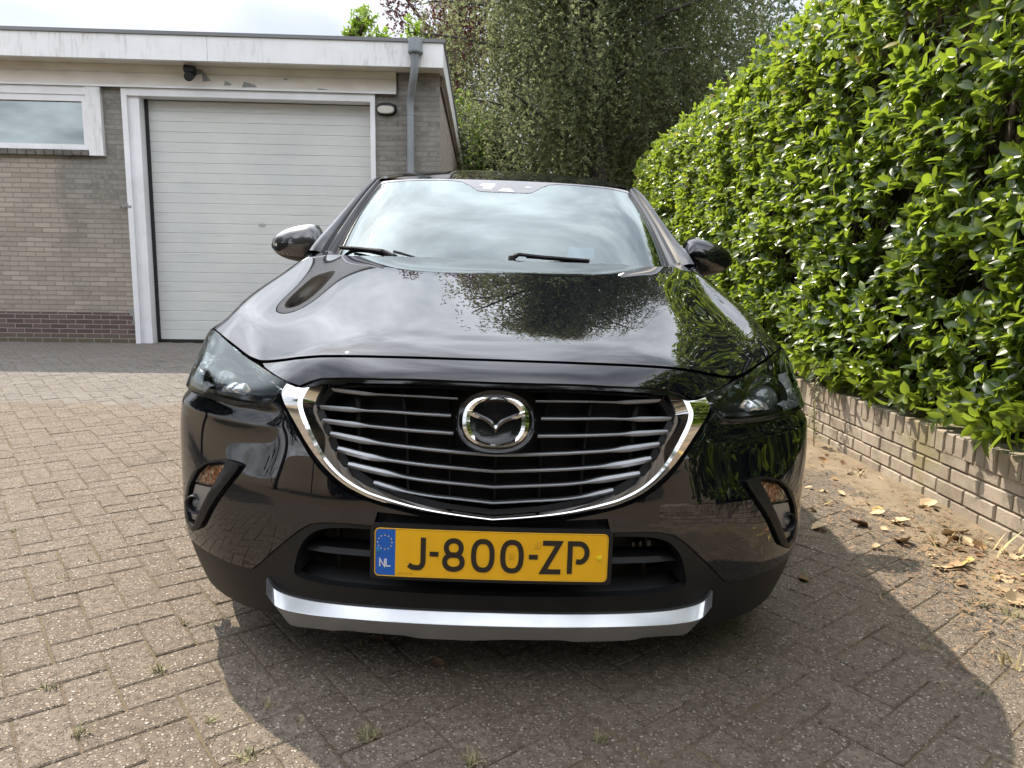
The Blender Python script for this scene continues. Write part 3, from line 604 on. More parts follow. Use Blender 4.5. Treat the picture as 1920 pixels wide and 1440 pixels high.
    el = lambda a, b, n=28: [(a*math.copysign(abs(math.cos(t))**.7, math.cos(t)), b*math.copysign(abs(math.sin(t))**.8, math.sin(t))) for t in np.linspace(0, 2*math.pi, n, endpoint=False)]
    MB().prism(el(.13, .082), lambda p, q, d_: (p*(1-d_), .03-d_*.5, q*(1-d_)), 0, .13).build('lamp_housing', 'black', lp)
    MB().prism(el(.108, .05), lambda p, q, d_: (p*(1-d_*2), -.0351-d_*.4, q*(1-d_*2)-.018), 0, .06).build('lamp_cover', 'lampw', lp)
    fl = empty('floodlight_bracket', (-4.02, GY-.06-.173, 3.44)); tag(fl, 'black broken floodlight bracket on the white board above the door', 'bracket')
    m = MB().tube([(0, 0, 0), (-.01, -.1, -.01)], [.03, .05], 10).tube([(-.06, -.12, .03), (.06, -.13, .01)], .05, 10).tube([(0, -.1, -.05), (.02, -.22, -.09)], [.045, .055], 12); m.build('bracket_body', 'black', fl)
    MB().prism([(-.05, .09), (.10, .05), (.20, -.08), (.06, -.09), (.0, .0)], lambda p, q, d_: (p, .012-d_, q), 0, .004).build('bare_patch', 'peel', fl)
    # small outdoor globe at the far end of the side wall
    gl = empty('side_wall_lamp', (GXr+.16, GY+5.9, 2.50)); tag(gl, 'small white globe lamp on the side wall of the garage above the car roof', 'lamp')
    V = MB(); V.tube([(0, 0, .12*math.sin(t)) for t in np.linspace(-1.5, 1.5, 9)], [.12*math.cos(t) for t in np.linspace(-1.5, 1.5, 9)], 14); V.build('globe', 'lampw', gl, True)
    MB().tube([(-.16, 0, .05), (-.05, 0, .05)], .02, 8).build('arm', 'black', gl)
garage()
# ------------------------------------------------------------------ trees
M['birch'] = mat('birch_leaf', rough=.55, spec=.2, fn=f_leaf([(0., (.035, .048, .028)), (.5, (.10, .12, .06)), (.85, (.20, .22, .09)), (1., (.27, .29, .13))], (.33, .36, .17), .55))
M['birchbark'] = mat('birch_bark', rough=.9, fn=f_noisy((.035, .03, .026), (.09, .08, .07), 4., .6, 30.))
M['darkleaf'] = mat('dark_green_leaf', rough=.4, fn=f_leaf([(0., (.032, .05, .022)), (.8, (.06, .09, .035)), (1., (.10, .14, .05))], (.13, .20, .05), .35))
M['deepleaf'] = mat('very_dark_green_leaf', rough=.55, spec=.2, fn=f_leaf([(0., (.015, .027, .010)), (.8, (.03, .05, .02)), (1., (.07, .11, .03))], (.08, .14, .03), .2))
M['beech'] = mat('copper_leaf', rough=.4, fn=f_leaf([(0., (.035, .012, .014)), (.7, (.085, .025, .024)), (1., (.15, .05, .04))], (.25, .06, .04), .3))
M['lime'] = mat('bright_green_leaf', rough=.4, fn=f_leaf([(0., (.12, .22, .02)), (1., (.25, .36, .04))], (.4, .6, .05), .45))
def blob_tree(name, x, y, h, trunk_h, rx, rz, nsh, per, L, Wd, leafm, label, lobes=9, seed=1, bark='bark', zlow=None, thin=0., cat='tree', ry=None):
    global rng
    rng = np.random.default_rng(seed); rr = random.Random(seed)
    root = empty(name, (x, y, 0)); tag(root, label, cat); zc = h-rz; ry = ry or rx
    C = [(0, 0, 0, .62)]+[(rr.gauss(0, .5), rr.gauss(0, .5), rr.uniform(-.75, .75), rr.uniform(.26, .45)) for _ in range(lobes)]
    m = MB(); m.tube([(0, 0, -.1), (rr.gauss(0, .1), 0, trunk_h), (rr.gauss(0, .2), 0, zc), (0, 0, h-.4*rz)], [h*.022, h*.018, h*.012, h*.004], 9)
    for c in C[1:]:
        e = Vector((c[0]*rx, c[1]*ry, zc+c[2]*rz)); s = Vector((0, 0, max(trunk_h, e.z-rz*.5))); m.tube([s, s.lerp(e, .5)+Vector((0, 0, .15*rz*.3)), e], [h*.009, h*.006, h*.002], 6)
    m.build('trunk', bark, root, True, fix=False)
    ws = np.array([c[3]**2 for c in C]); idx = rng.choice(len(C), nsh, p=ws/ws.sum()); Cc = np.array(C)[idx]
    d = rng.normal(size=(nsh, 3)); d /= np.linalg.norm(d, axis=1, keepdims=True); rad = Cc[:, 3]*rng.uniform(.55, 1.08, nsh)
    P = np.stack([(Cc[:, 0]+d[:, 0]*rad)*rx, (Cc[:, 1]+d[:, 1]*rad)*ry, zc+(Cc[:, 2]+d[:, 2]*rad)*rz], 1)
    if zlow: P = P[P[:, 2] > zlow]; d = d[:len(P)]
    A = P-np.array([0, 0, zc]); A /= np.linalg.norm(A, axis=1, keepdims=True); A += rng.normal(0, .5, A.shape)
    V, F, r = shoots(P, A, per, L, Wd, (.3, 1.5), seg=2); link('crown', np_mesh('crown', V, F, r), leafm, root, True); return root
def birch():
    rr = random.Random(5); root = empty('weeping_birch', (1.75, 16.5, 0)); tag(root, 'large weeping birch with hanging strands of small leaves behind the garage corner', 'tree'); m = MB(); ends = []
    m.tube([(0, 0, -.1), (.1, 0, 3), (-.05, .1, 6), (.2, 0, 8.6), (.1, 0, 10.6)], [.26, .22, .16, .1, .03], 10)
    for i in range(54):
        z = 3.4+i*.128; a = rr.uniform(0, 6.28); L = rr.uniform(2.6, 4.3)*(1 if z < 6.5 else max(.25, (11.-z)/4.5)); pts = []
        for k in range(7):
            t = k/6; pts.append(Vector((math.cos(a+.3*t)*L*t, math.sin(a+.3*t)*L*t, z+1.5*t*1.4-1.3*t*t)))
        m.tube(pts, [.06*(1-t/6.5)+.008 for t in range(7)], 6, False)
        for k in range(14):
            t = rr.uniform(.25, 1); j = min(int(t*6), 5); ends.append((pts[j].lerp(pts[j+1], t*6-j), rr.uniform(.6, 2.9)))
            if k % 3 == 0:
                e = ends[-1][0]; m.tube([e, e+Vector((rr.gauss(0, .5), rr.gauss(0, .5), rr.uniform(-.4, .3)))], [.015, .005], 4, False)
    P = []; A = []
    SR = []
    for (e, L) in ends:
        cr = rr.random()
        for s in range(5):
            q = e+Vector((rr.gauss(0, .42), rr.gauss(0, .42), rr.gauss(0, .25))); L2 = min(L*rr.uniform(.5, 1.3), q.z-2.4); n = int(max(3, L2*14)); sw = (rr.gauss(0, .12), rr.gauss(0, .12)); sr = cr*.6+rr.random()*.4
            for k in range(n):
                t = k/n; P.append((q.x+sw[0]*t*2+rr.gauss(0, .06), q.y+sw[1]*t*2+rr.gauss(0, .06), q.z-L2*t+rr.gauss(0, .05))); SR.append(sr); A.append((rr.gauss(0, .6), rr.gauss(0, .6), -1))
    global rng
    rng = np.random.default_rng(3); P = np.array(P); A = np.array(A); V, F, r = shoots(P, A, 3, .070, .048, (.3, 1.4), seg=2, jit=.8)
    r = np.clip(np.repeat(np.array(SR), len(r)//len(SR))**1.3*.8+r*.2, 0, 1)
    m.build('trunk', 'birchbark', root, True, fix=False); link('crown', np_mesh('crown', V, F, r), 'birch', root, True); print('birch', len(F))
birch()
blob_tree('tree', -.9, 20, 6.6, .8, 2.6, 3.2, 12000, 6, .10, .06, 'deepleaf', 'dark dense tree filling the gap between the garage corner and the birch', seed=11)
blob_tree('tree', 4.6, 24, 15, 3., 4.6, 6.2, 6500, 5, .13, .07, 'darkleaf', 'tall airy dark green tree showing sky gaps between the birch and the hedge', lobes=13, seed=12)
blob_tree('tree', 3.4, 20.5, 8.5, 1., 3.8, 4.3, 11000, 6, .11, .065, 'darkleaf', 'broad dark tree right behind the weeping birch, above the right half of the car roof', seed=13)
blob_tree('copper_beech', -2.0, 26, 13.5, 3., 2.3, 4.8, 9000, 6, .085, .055, 'beech', 'dark red copper beech rising above the garage roof beside the birch', seed=14)
blob_tree('young_tree', -3.9, 18.5, 7.5, 2., .6, .75, 300, 6, .12, .05, 'lime', 'bright green young tree top peeking over the garage roof', lobes=7, seed=15)
blob_tree('shrub', -2.15, 16., 6.45, 2., .5, .6, 160, 6, .10, .045, 'lime', 'small yellow green shoot over the roof edge in front of the copper beech', lobes=4, seed=16, cat='shrub')
blob_tree('yellow_green_shrub', -.95, 18.6, 5.6, 1., .55, 1.4, 420, 6, .09, .05, 'lime', 'pale yellow green shrub lit by the sun right of the garage fascia', lobes=5, seed=17, cat='shrub')
# house and trees behind the photographer, seen mirrored in the bumper and the garage window
def house():
    root = empty('brick_house', (-2, -13, 0)); tag(root, 'dark brick house with a tiled roof, mirrored as a dark shape in the bumper', 'house')
    MB().box(-9, 12, -8, 0, -.1, 5.2).build('wall', mat('dark_house_brick', rough=.9, fn=f_noisy((.05, .035, .028), (.08, .055, .042), 3., .5, 30.)), root)
    MB().add([(-9.4, .5, 5.1), (12.4, .5, 5.1), (12.4, -4, 9.), (-9.4, -4, 9.), (12.4, -8.5, 5.1), (-9.4, -8.5, 5.1)], [(0, 1, 2, 3), (3, 2, 4, 5), (0, 3, 5), (1, 4, 2), (0, 5, 4, 1)]).build('roof', mat('dark_roof_tiles', rough=.8, fn=f_noisy((.03, .028, .027), (.05, .045, .04), 8., .6, 20.)), root)
    for x in (-6, -1.5, 3, 7.5):
        for z in (1., 3.5):
            w = MB().box(x-.75, x+.75, .01, .05, z-.05, z+1.35).build('window', 'wclean', root); MB().box(x-.65, x+.65, .051, .055, z+.05, z+1.25).build('pane', 'winglass', w)
house()
for i, (x, y, h, lab) in enumerate([(-5.6, -8.6, 8.5, 'round dark tree added unseen to darken the reflection in the left bumper half'), (-7.0, 2.8, 4.9, 'dark tree beyond the left edge, mirrored in the left headlight'), (-9.5, -3.5, 8.5, 'tall dark tree mirrored on the left wing of the car'), (-8.4, -10, 9., 'broad dark tree mirrored in the left side of the bumper'), (-3.2, -13, 11., 'round dark tree mirrored left of the number plate'), (2.4, -12, 10., 'dark tree mirrored right of the number plate'), (8.0, -10.5, 10.5, 'dark tree mirrored beside the hedge reflection')]):  # first tree is an unseen extra, added to darken the bumper reflection
    blob_tree('mirrored_tree', x, y, h, 1., 2.5 if abs(y) < 4 else 4., h*.47, 9000 if abs(y) < 4 else 5000, 5, .13 if abs(y) < 4 else .22, .08 if abs(y) < 4 else .14, 'darkleaf', lab, lobes=8, seed=30+i)
pm = MB().tube([(0, 0, 0), (0, 0, 6.5)], [.07, .045], 12).tube([(0, 0, 6.4), (0, .5, 6.55)], .03, 8); lr = empty('street_lamp', (-8.9, -7.5, 0)); tag(lr, 'slim grey street lamp pole mirrored in the garage window', 'street lamp'); pm.build('pole', 'zinc', lr, True)
MB().box(-.12, .12, .45, 1.0, 6.5, 6.62, bev=.03).build('lamp_head', 'trim', lr)
for i, (x, y, h, lab) in enumerate([(-2.6, 25., 3.6, 'dense dark shrub closing the gap beside the garage side wall'), (1.2, 24.5, 3.8, 'dense dark shrub below the hanging birch strands'), (6.2, 25.5, 4., 'dense dark shrub behind the far end of the laurel hedge')]):
    blob_tree('shrub', x, y, h, .3, 2.6, h*.52, 5200, 5, .13, .08, 'deepleaf', lab, lobes=8, seed=50+i, cat='shrub')
# ------------------------------------------------------------------ car: surfaces
ROWS=[
[(0,1.16,1.062),(.25,1.17,1.062),(.46,1.20,1.062),(.58,1.25,1.060),(.67,1.30,1.062),(.75,1.335,1.052),(.812,1.36,1.015),(.862,1.36,.80),(.885,1.27,.50)],
[(0,.80,.985),(.22,.80,.985),(.41,.81,.981),(.54,.82,.968),(.635,.84,.943),(.73,.87,.930),(.82,.92,.932),(.884,1.0,.83),(.892,1.0,.71)],
[(0,.45,.905),(.20,.45,.905),(.37,.46,.900),(.50,.48,.887),(.61,.52,.866),(.72,.59,.862),(.815,.69,.872),(.870,.83,.80),(.888,.90,.73)],
[(0,.22,.848),(.19,.222,.848),(.36,.245,.842),(.49,.29,.825),(.61,.36,.805),(.71,.45,.812),(.815,.57,.832),(.880,.70,.80),(.892,.84,.74)],
[(0,.12,.812),(.18,.124,.811),(.345,.148,.803),(.475,.195,.786),(.60,.28,.768),(.705,.375,.782),(.81,.49,.800),(.878,.63,.785),(.890,.78,.740)],
[(0,.065,.765),(.18,.072,.762),(.33,.10,.748),(.45,.14,.730),(.574,.166,.715),(.694,.245,.722),(.800,.368,.735),(.868,.53,.725),(.888,.70,.710)],
[(0,.048,.66),(.17,.055,.66),(.32,.075,.655),(.44,.103,.65),(.56,.150,.645),(.685,.225,.645),(.79,.318,.65),(.867,.440,.65),(.880,.63,.65)],
[(0,.03,.53),(.17,.036,.53),(.32,.056,.53),(.44,.083,.53),(.555,.13,.53),(.675,.20,.53),(.785,.29,.53),(.865,.41,.53),(.882,.56,.54)],
[(0,.02,.42),(.17,.026,.42),(.32,.044,.42),(.44,.07,.42),(.555,.115,.42),(.67,.18,.42),(.778,.275,.42),(.858,.395,.42),(.880,.53,.43)],
[(0,.035,.28),(.17,.04,.28),(.32,.055,.28),(.44,.08,.28),(.55,.125,.28),(.665,.185,.28),(.77,.28,.28),(.848,.39,.28),(.875,.51,.29)],
[(0,.07,.165),(.17,.075,.165),(.32,.09,.165),(.43,.12,.16),(.54,.16,.15),(.645,.22,.145),(.745,.31,.145),(.82,.42,.15),(.858,.52,.17)],
]
class TS:
    """tensor-product cubic spline surface through control points P[v][u]; mir: mirrored in u about 0"""
    def __init__(s,rows,mir=True):
        P=np.array(rows,float)
        if mir:
            L=P[:,:0:-1].copy();L[...,0]*=-1;P=np.concatenate([L,P],1)
        s.P=P;s.nv,s.nu=P.shape[:2];s.u0=-(s.nu//2) if mir else 0
        s.Au=s.second(s.nu);s.Av=s.second(s.nv)
    @staticmethod
    def second(n):
        A=np.zeros((n,n));B=np.zeros((n,n))
        A[0,0]=A[-1,-1]=1
        for i in range(1,n-1):
            A[i,i-1]=1/6;A[i,i]=2/3;A[i,i+1]=1/6
            B[i,i-1]=1;B[i,i]=-2;B[i,i+1]=1
        return np.linalg.solve(A,B)
    @staticmethod
    def basis(t,n,M):
        t=np.asarray(t,float);i=np.clip(np.floor(t).astype(int),0,n-2);f=t-i
        W=np.zeros((len(t),n));r=np.arange(len(t))
        W[r,i]+=1-f;W[r,i+1]+=f
        a=((1-f)**3-(1-f))/6;b=(f**3-f)/6
        W+=a[:,None]*M[i]+b[:,None]*M[i+1]
        return W
    def ev(s,u,v):
        u=np.atleast_1d(np.asarray(u,float))-s.u0;v=np.atleast_1d(np.asarray(v,float))
        return np.einsum('ka,kb,abc->kc',s.basis(v,s.nv,s.Av),s.basis(u,s.nu,s.Au),s.P)
    def nrm(s,u,v,sg=1):
        e=.01;u=np.atleast_1d(np.asarray(u,float));v=np.atleast_1d(np.asarray(v,float))
        n=np.cross(s.ev(u+e,v)-s.ev(u-e,v),s.ev(u,v+e)-s.ev(u,v-e))*sg
        return n/np.maximum(np.linalg.norm(n,axis=1,keepdims=True),1e-12)
    def off(s,u,v,d,sg=1):
        return s.ev(u,v)+s.nrm(u,v,sg)*np.asarray(d).reshape(-1,1)
S = TS(ROWS); SG = -1
TR = []
_rows = [  # (belt y, top y, half width at belt, at rail, rail z, roof z, sill y)
    (1.37, 1.98, .785, .62, 1.43, 1.440, 1.27), (1.95, 2.30, .845, .635, 1.480, 1.543, 1.75), (2.45, 2.65, .852, .64, 1.49, 1.568, 2.3), (2.95, 3.0, .848, .635, 1.48, 1.562, 2.9), (3.4, 3.4, .835, .62, 1.445, 1.525, 3.4), (3.85, 3.75, .79, .59, 1.40, 1.485, 3.85), (4.12, 3.98, .72, .54, 1.32, 1.42, 4.1)]
for k, (by, ty, bw, rw, rz, cz, sy) in enumerate(_rows):
    bz = 1.05 if k == 0 else .98+.02*k; q = [(.85, sy, .20), (.885, sy, .45), (.885, (sy+by)/2, .70), (bw+.045, by*.7+sy*.3, .87), (bw, by, bz)]
    if k >= 5: q[0:3] = [(.80-.04*(k-5), sy+.03, .24), (.85-.07*(k-5), sy+.08, .45), (.84-.07*(k-5), sy+.08, .70)]
    for t in (.33, .66): q.append((bw+(rw-bw)*t+.012, by+(ty-by)*t, bz+(rz-bz)*t))
    q += [(rw, ty, rz), (rw*.72, ty-(.06 if k == 0 else 0), rz+(cz-rz)*.62), (rw*.36, ty-(.10 if k == 0 else 0), rz+(cz-rz)*.92), (0, ty-(.11 if k == 0 else 0), cz)]
    TR.append(q)
T = TS(TR, False)
WS = TS([[(0, 1.22, 1.035), (.30, 1.232, 1.037), (.50, 1.270, 1.042), (.62, 1.345, 1.052), (.70, 1.47, 1.062)],
         [(0, 1.53, 1.262), (.28, 1.540, 1.26), (.47, 1.575, 1.258), (.59, 1.64, 1.256), (.662, 1.735, 1.25)],
         [(0, 1.87, 1.440), (.25, 1.880, 1.439), (.42, 1.905, 1.436), (.53, 1.94, 1.431), (.60, 1.985, 1.425)]])
car = empty('parked_car', (OX, OY, 0), (0, CRL, YAW)); tag(car, 'glossy black crossover car seen head on with a yellow number plate', 'car')
def inpoly(P, L):
    x, y = P[:, 0], P[:, 1]; c = np.zeros(len(P), bool); n = len(L)
    for i in range(n):
        x1, y1 = L[i]; x2, y2 = L[(i+1) % n]
        if y1 == y2: continue
        c ^= ((y1 > y) != (y2 > y)) & (x < (x2-x1)*(y-y1)/(y2-y1)+x1)
    return c
def dens(L, st):
    out = []
    for i in range(len(L)):
        a, b = np.array(L[i], float), np.array(L[(i+1) % len(L)], float); n = max(1, int(np.ceil(np.hypot(*(b-a))/st)))
        out += [tuple(a+(b-a)*k/n) for k in range(n)]
    return out
def smooth_loop(L, keep=()):
    return L
def panel(name, loops, m, parent=None, off=0., thick=.012, st=.16, surf=None, sg=SG, offn=None, rim=True, edge=.003):
    """a skin cut from a car surface: loops[0] outline, others holes, all in (u,v). Returns the object"""
    surf = surf or S; loops = [dens(L, st*.8) for L in loops]; pts = []; edges = []
    for L in loops:
        b = len(pts); pts += L; edges += [(b+i, b+(i+1) % len(L)) for i in range(len(L))]
    A = np.array(pts); lo, hi = A.min(0), A.max(0)
    gu, gv = np.meshgrid(np.arange(lo[0]+st/2, hi[0], st), np.arange(lo[1]+st/2, hi[1], st)); G = np.stack([gu.ravel(), gv.ravel()], 1); k = inpoly(G, loops[0])
    for L in loops[1:]: k &= ~inpoly(G, L)
    G = G[k]
    if len(G):
        d = np.min(np.hypot(G[:, None, 0]-A[None, ::1, 0], G[:, None, 1]-A[None, :, 1]), 1) if len(G)*len(A) < 4e7 else np.full(len(G), 9.)
        G = G[d > st*.45]
    allp = [Vector(p) for p in pts]+[Vector(p) for p in G]
    v, e, f, *_ = delaunay_2d_cdt(allp, edges, [], 0, 1e-6)
    UV = np.array([tuple(p) for p in v]); f = [t for t in f if len(t) == 3]; F = np.array([tuple(t) for t in f]); cen = UV[F].mean(1); k = inpoly(cen, loops[0])
    for L in loops[1:]: k &= ~inpoly(cen, L)
    F = F[k]; o_ = off if offn is None else offn(UV[:, 0], UV[:, 1])
    Nn = surf.nrm(UV[:, 0], UV[:, 1], sg); P = surf.ev(UV[:, 0], UV[:, 1])+Nn*np.broadcast_to(np.asarray(o_, float), (len(UV),))[:, None]
    if offn is not None:
        fP = lambda a, b: surf.ev(a, b)+surf.nrm(a, b, sg)*np.asarray(offn(a, b)).reshape(-1, 1); e_ = .012; a, b = UV[:, 0], UV[:, 1]
        N2 = np.cross(fP(a+e_, b)-fP(a-e_, b), fP(a, b+e_)-fP(a, b-e_)); N2 /= np.maximum(np.linalg.norm(N2, axis=1, keepdims=True), 1e-12); N2 *= np.sign((N2*Nn).sum(1, keepdims=True)); Nn = N2
    fn = np.cross(P[F[:, 1]]-P[F[:, 0]], P[F[:, 2]]-P[F[:, 0]]); fl = (fn*Nn[F[:, 0]]).sum(1) < 0; F[fl] = F[fl][:, ::-1]
    n0 = len(P); ed = {}
    for t in F:
        for a, b in ((t[0], t[1]), (t[1], t[2]), (t[2], t[0])): ed[(a, b)] = 1
    bd = [(a, b) for (a, b) in ed if (b, a) not in ed]
    V = [P]; faces = [tuple(int(x) for x in t) for t in F]
    if rim and thick:
        RV = []; RN = []
        for a, b in bd:
            t = P[b]-P[a]; t = t/max(np.linalg.norm(t), 1e-9); on = np.cross(t, Nn[a]); b0 = n0+len(RV)
            RV += [P[a], P[b], P[b]-Nn[b]*thick, P[a]-Nn[a]*thick]; RN += [on]*4; faces.append((b0+3, b0+2, b0+1, b0))
        if RV: V.append(np.array(RV)); RN = np.array(RN)
    Vv = np.concatenate(V); me = bpy.data.meshes.new(name); me.from_pydata(Vv.tolist(), [], faces); me.shade_smooth()
    if 1:
        al = Nn if len(V) == 1 else np.concatenate([Nn, RN]); me.normals_split_custom_set_from_vertices(al.tolist())
    return link(name, me, m, parent if parent is not None else car)
def mir(L): return [(-u, v) for u, v in L]
def sym(half):  # half loop from centre to centre (u>=0) -> closed symmetric loop
    h = [p for p in half]; return h+[(-u, v) for u, v in h[::-1] if abs(u) > 1e-6]
def sm(L, n=4): return [tuple(p) for p in CR(L, n)]
# outlines on the front surface (u across, v down), measured once, mirrored left to right
hoodfront = [(0, 3.985), (.55, 3.985), (1.01, 3.975), (1.49, 3.95), (2.04, 3.90), (2.55, 3.84), (3.1, 3.83), (3.6, 3.88), (4.0, 3.93)]
hoodlamp = [(4.43, 3.85), (4.89, 3.70), (5.41, 3.57), (5.85, 3.42), (6.15, 3.3)]
nose_t = [(0, 4.11), (.54, 4.11), (1., 4.10), (1.49, 4.07), (2.04, 4.02), (2.6, 3.96), (3.13, 3.96), (3.6, 4.01), (3.93, 4.06)]
nose_s = [(3.85, 4.2), (3.62, 4.45), (3.36, 4.74)]
nose_b = [(3.1, 4.95), (2.85, 4.84), (2.61, 4.78), (2.13, 4.82), (1.48, 4.92), (.51, 4.99), (0, 5.0)]
lip_b = [(3.04, 5.1), (2.8, 5.0), (2.54, 4.95), (2.04, 4.97), (1.49, 5.04), (.52, 5.12), (0, 5.13)]
lamp = [(6.15, 3.42), (5.88, 3.52), (5.36, 3.72), (4.74, 3.90), (4.22, 4.08), (4.0, 4.22), (3.67, 4.49), (3.39, 4.79), (3.5, 5.03), (3.64, 5.25), (3.8, 5.45), (4.06, 5.60), (4.65, 5.67), (5.31, 5.68), (6.1, 5.69), (6.8, 5.66), (7.2, 5.4), (7.3, 4.9), (7.2, 4.2), (6.95, 3.7), (6.55, 3.46)]
bump_t = [(3.58, 5.23), (3.75, 5.52), (4.03, 5.70), (4.65, 5.77), (5.34, 5.78), (6.1, 5.79), (6.85, 5.80), (7.4, 5.85), (8, 5.95)]
bump_b = [(8, 9.05), (7.2, 9.05), (6.2, 9.04), (5.28, 9.02), (4.63, 9.03), (4.28, 9.02), (4.17, 8.95), (3.58, 8.5), (3.1, 8.14), (2.84, 7.98), (2.5, 7.91), (2.12, 7.89), (1.64, 7.89), (1.58, 7.60), (1.16, 7.62), (.96, 7.63)]
rimo = [(.96, 7.62), (1.3, 7.53), (1.6, 7.44), (1.87, 7.34), (2.13, 7.21), (2.42, 7.02), (2.65, 6.84), (2.9, 6.59), (3.14, 6.29), (3.36, 5.93), (3.52, 5.52)]
chr_o = [(3.35, 4.87), (3.46, 5.14), (3.42, 5.50), (3.28, 5.85), (3.05, 6.22), (2.83, 6.49), (2.6, 6.72), (2.37, 6.91), (2.12, 7.09), (1.86, 7.23), (1.6, 7.34), (.96, 7.52), (.44, 7.61), (0, 7.67)]
chr_i = [(2.58, 4.96), (2.80, 5.31), (2.86, 5.53), (2.80, 5.82), (2.62, 6.18), (2.46, 6.46), (2.29, 6.68), (2.13, 6.84), (1.97, 6.96), (1.77, 7.08), (1.57, 7.17), (.94, 7.39), (.43, 7.51), (0, 7.58)]
fog = [(4.45, 6.98), (4.72, 6.94), (4.98, 6.98), (5.45, 7.15), (5.85, 7.45), (6.2, 7.9), (6.5, 8.4), (6.52, 8.62), (6.35, 8.72), (5.95, 8.70), (5.62, 8.54), (5.28, 8.14), (4.84, 7.58), (4.48, 7.1)]
foglamp = [(5.62, 7.42), (5.38, 7.22), (4.82, 7.05), (5.02, 7.5), (5.13, 7.6), (5.85, 7.7)]
fogpan = [(5.92, 7.78), (5.18, 7.68), (5.55, 8.2), (5.85, 8.55), (6.25, 8.58), (6.3, 8.4)]
intake = [(0, 7.95), (1.64, 7.98), (2.2, 8.0), (2.58, 8.06), (2.84, 8.18), (3.05, 8.4), (3.18, 8.7), (3.2, 8.96), (2.64, 9.05), (1.83, 9.07), (.96, 9.08), (0, 9.08)]
def csm(L, n=3):
    P = [np.array(p, float) for p in L]; m = len(P); out = []
    for i in range(m):
        a, b, c, d = P[i-1], P[i], P[(i+1) % m], P[(i+2) % m]
        for k in range(n):
            t = k/n; out.append(tuple(.5*((2*b)+(-a+c)*t+(2*a-5*b+4*c-d)*t*t+(-a+3*b-3*c+d)*t**3)))
    return out
lamp = csm(lamp); fog = csm(fog, 2); intake = [tuple(p) for p in CR(intake, 3)]
# ---- painted skins
panel('hood', [sym([(0, .0)]+[(u, 0.) for u in np.linspace(.5, 6., 12)]+[(6.16, 1.), (6.2, 2.), (6.2, 3.)]+hoodlamp[::-1]+hoodfront[::-1])], 'paint', st=.13, thick=.02)
panel('nose_panel', [sym(nose_t+nose_s+nose_b)], 'paint', st=.1, thick=.02, offn=lambda u, v: -.001+.0085*np.clip((v-4.1)/.9, 0, 1.2)**2*np.clip((3.3-np.abs(u))/.7, 0, 1))
tc = [(3.51+.215*math.cos(a)*1.0, 7.125+.24*math.sin(a)) for a in np.linspace(0, 2*math.pi, 36, endpoint=False)]
for s, mm in ((1, lambda L: L), (-1, mir)):
    loop = bump_t+[(8, y) for y in (6.5, 7., 7.5, 8, 8.5)]+bump_b+rimo[1:]
    def bo(u, v): t = np.clip((v-5.72)/.42, 0, 1); return -.013*(1-t*t*(3-2*t))*np.clip((np.abs(u)-3.45)/.7, 0, 1)
    bp = panel('bumper_skin', [mm(loop), mm(fog), mm([(3.51+(u-3.51)*1.03, 7.125+(v-7.125)*1.03) for u, v in tc])], 'paint', st=.1, thick=.015, offn=bo)
    panel('tow_eye_cover', [mm(tc)], 'paint', bp, st=.1, thick=.01, off=-.0008)
    panel('fender', [mm([(6.24, 0), (6.24, 1.), (6.27, 2.), (6.27, 3.), (6.25, 3.3), (6.6, 3.38), (7.0, 3.6), (7.28, 4.1), (7.4, 4.9), (7.3, 5.5), (7.0, 5.73), (7.4, 5.79), (8, 5.88), (8, 5), (8, 4), (8, 3), (8, 2), (8, 1), (8, 0), (7, 0)])], 'paint', st=.12, thick=.02)
# ---- black lip under the nose, rim outside the chrome, cavity
panel('grille_lip', [sym([(u, v-.02) for u, v in nose_b[::-1]][0:0]+[(0, 4.98), (.51, 4.97), (1.48, 4.9), (2.13, 4.8), (2.61, 4.76), (2.85, 4.82), (3.1, 4.93), (3.04, 5.12)]+lip_b[1:])], 'gloss', off=-.004, st=.1, thick=.03)
def strip(name, rows, m, parent=car, sharp=None, smooth=True, closed=False, surf=None):
    """rows: list of (path in uv, offset); lofted between consecutive rows; each gets mirrored halves already included"""
    su = surf or S; P = []
    for path, off in rows:
        A = np.array(path); P.append(su.off(A[:, 0], A[:, 1], np.broadcast_to(np.asarray(off, float), (len(A),)), SG))
    mb = MB(); mb.grid([[tuple(P[r][c]) for c in range(len(P[0]))] for r in range(len(P))])
    o = mb.build(name, m, parent, fix=False)
    me = o.data; n = S.nrm([rows[0][0][len(rows[0][0])//3][0]], [rows[0][0][len(rows[0][0])//3][1]], SG)[0]
    if sum(p.normal.dot(Vector(n)) for p in me.polygons) < 0: me.flip_normals()
    me.shade_smooth()
    if sharp: me.set_sharp_from_angle(angle=sharp)
    return o
def full(half, n=5):  # path centre..side or side..centre ending at u=0 -> mirrored full path
    L = [tuple(p) for p in CR(half, n)]
    return L+[(-u, v) for u, v in L[::-1][1:]]
co, ci = full(chr_o), full(chr_i); lerp = lambda A, B, t: [(a[0]+(b[0]-a[0])*t, a[1]+(b[1]-a[1])*t) for a, b in zip(A, B)]
nh = (len(co)+1)//2; w_ = np.array([min(1, i/(nh*.30)) for i in range(nh)]); w_ = np.concatenate([w_, w_[::-1][1:]])
rt = [(a[0]+(b[0]-a[0])*t, a[1]+(b[1]-a[1])*t) for a, b, t in zip(co, ci, .72-.22*w_)]
kw = np.clip(np.hypot(*(S.ev(*np.array(co).T)-S.ev(*np.array(ci).T)).T[[0, 2]])/.06, .12, 1)
rt = [((3.04-(3.04-a[0])*min(1, i/6)) if i < 6 else a[0], (5.12+(a[1]-5.12)*min(1, i/6)) if i < 6 else a[1]) for i, a in enumerate(rt[:nh])]; rt = rt+[(-u, v) for u, v in rt[::-1][1:]]
